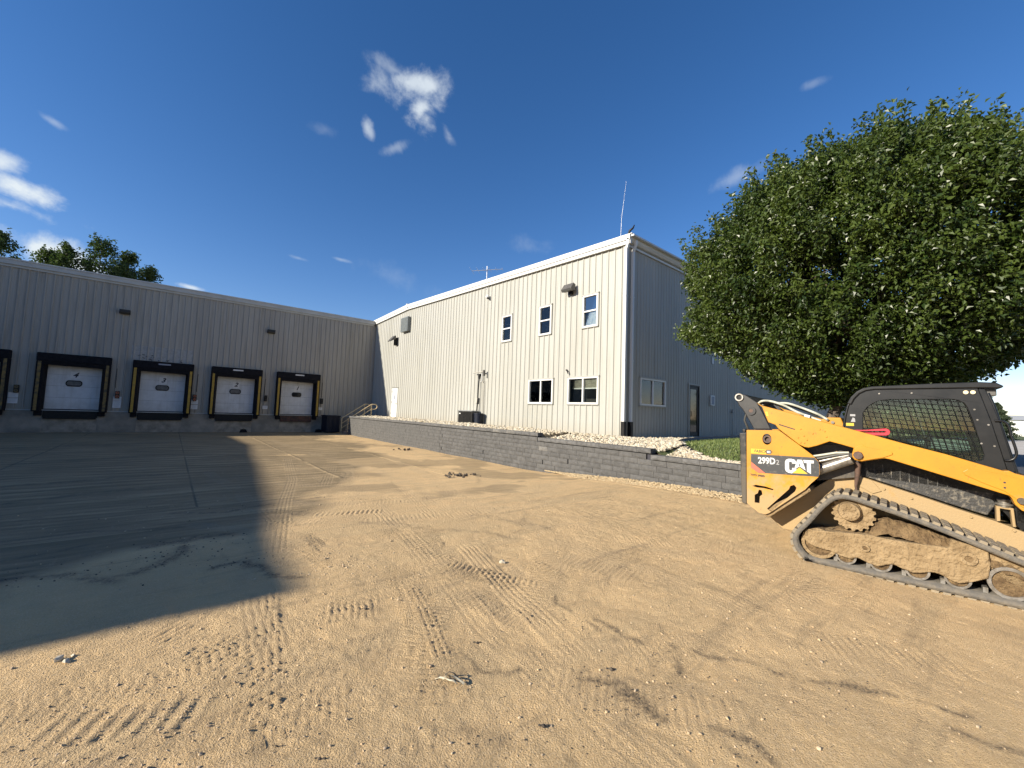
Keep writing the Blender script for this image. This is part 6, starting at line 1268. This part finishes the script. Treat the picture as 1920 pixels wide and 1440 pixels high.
def far_wood(ax=0):
    P = []; O = []
    for k in range(26000):
        y = random.uniform(-90, 60); x = 230 + 10 * math.sin(y * .1) + random.gauss(0, 3); hh = 5.5 + 2.4 * math.sin(y * .23) + 1.3 * math.sin(y * .71 + 1); z = .8 + hh * random.random() ** .8
        if ax: x, y = y + 60, -110 - (x - 230)
        P.append((x, y, z)); O.append((0, 0, .5))
    V, F = leaves(np.array(P), np.array(O), np.full(len(P), 1.1), .1); put('far_woods', np_mesh('far_woods', V, F, 'far_leaf', attrs={'tone': np.repeat(RNG.random(len(P)), 4)}), kind='stuff', label='low dark line of woods on the horizon' if not ax else 'line of woods south of the yard, behind the camera', category='woods')
far_wood(); far_wood(1)

# ------------------------------------------------------------------ bits lying on the yard
def gz(x, y): return float(yard_z([x], [y])[0])
def lump(name, label, cat, pts, mt, group=None):
    """pts: (x, y, size)"""
    x0, y0, _ = pts[0]; t = thing(name, label, cat, (x0, y0, gz(x0, y0)), group=group)
    P = np.array([(x, y, gz(x, y)) for x, y, s in pts]); nm_ = 'clod' if mt != 'river_rock' else 'stone'
    for p_, (_, _, s) in zip(P, pts): V, F, tone = stones(p_[None], np.array([s]), .8, .2); put(nm_, np_mesh(nm_, V, F, mt, attrs={'tone': tone}), t, world_mesh=True)
rg = random.Random(3)
lump('clod_pile', 'small dark pile of clods on the sunlit dirt in front of the retaining wall', 'clods', [(6.69 + rg.gauss(0, .24), 10.38 + rg.gauss(0, .2), rg.uniform(.02, .06)) for _ in range(26)], 'asphalt_crumb')
lump('clod_pile', 'thin scatter of dark clods near the far end of the retaining wall', 'clods', [(8.4 + rg.gauss(0, .3), 18.0 + rg.gauss(0, .5), rg.uniform(.03, .07)) for _ in range(8)], 'asphalt_crumb')
for x, y, s, lb in ((1.35, 3.41, .02, 'black crumb of asphalt right of the shadow corner'), (2.34, 1.70, .022, 'black crumb of asphalt between the lower dark trails'), (1.64, 1.61, .02, 'black crumb of asphalt low in the middle of the yard'), (.51, 2.28, .012, 'small black upright clod at the bottom edge left of the middle'), (.65, 2.08, .013, 'small black clod at the very bottom edge'), (1.82, 2.48, .018, 'flat dark chip left of the dark trails')):
    lump('asphalt_clod', lb, 'clod', [(x, y, s * .6), (x + .02, y - .01, s * .4), (x - .015, y + .02, s * .3)], 'asphalt_crumb', 'black asphalt crumbs')
lump('pale_stone', 'pale stone lying alone in the middle of the yard', 'stone', [(2.94, 3.61, .03), (2.96, 3.59, .02)], 'river_rock')
lump('pale_stone', 'pale flat stone lying on the dirt at lower left', 'stone', [(-.42, 3.82, .022), (-.38, 3.78, .016), (-.36, 3.84, .012)], 'river_rock')
# torn white scrap
t = thing('torn_scrap', 'crumpled white torn scrap lying on the dirt in the foreground', 'scrap', (1.41, 2.21, gz(1.41, 2.21)))
def strip3(pts, wd, seed):
    r = random.Random(seed); mb = MB(); vs = []
    for i, (x, y, z) in enumerate(pts):
        a = pts[max(i - 1, 0)]; b = pts[min(i + 1, len(pts) - 1)]; dx, dy = b[0] - a[0], b[1] - a[1]; l = math.hypot(dx, dy) or 1; nx, ny = -dy / l, dx / l
        for s_ in (-1, -.3, .4, 1): vs.append((x + nx * wd * s_ * r.uniform(.5, 1.2), y + ny * wd * s_ * r.uniform(.5, 1.2), z + r.uniform(0, .018)))
    return mb.add(vs, [(4 * i + k, 4 * i + k + 1, 4 * i + k + 5, 4 * i + k + 4) for i in range(len(pts) - 1) for k in range(3)], True)
zb = gz(1.41, 2.21) + .004
obj('torn_strip', strip3([(1.36, 2.27, zb), (1.385, 2.255, zb + .01), (1.405, 2.225, zb + .02), (1.415, 2.195, zb + .012), (1.43, 2.17, zb + .02), (1.445, 2.15, zb)], .008, 1), 'rag', t); obj('torn_strip', strip3([(1.395, 2.24, zb + .01), (1.42, 2.225, zb + .03), (1.435, 2.20, zb + .03), (1.45, 2.175, zb + .02), (1.465, 2.15, zb + .01), (1.48, 2.13, zb)], .007, 2), 'rag', t)
obj('dark_shard', strip3([(1.42, 2.255, zb + .015), (1.44, 2.235, zb + .03), (1.45, 2.205, zb + .03), (1.47, 2.18, zb + .01)], .006, 3), 'mblack', t)
for n_ in [o for o in bpy.data.objects if o.type == 'MESH' and o.data and not o.data.polygons]: print('EMPTY', n_.name)
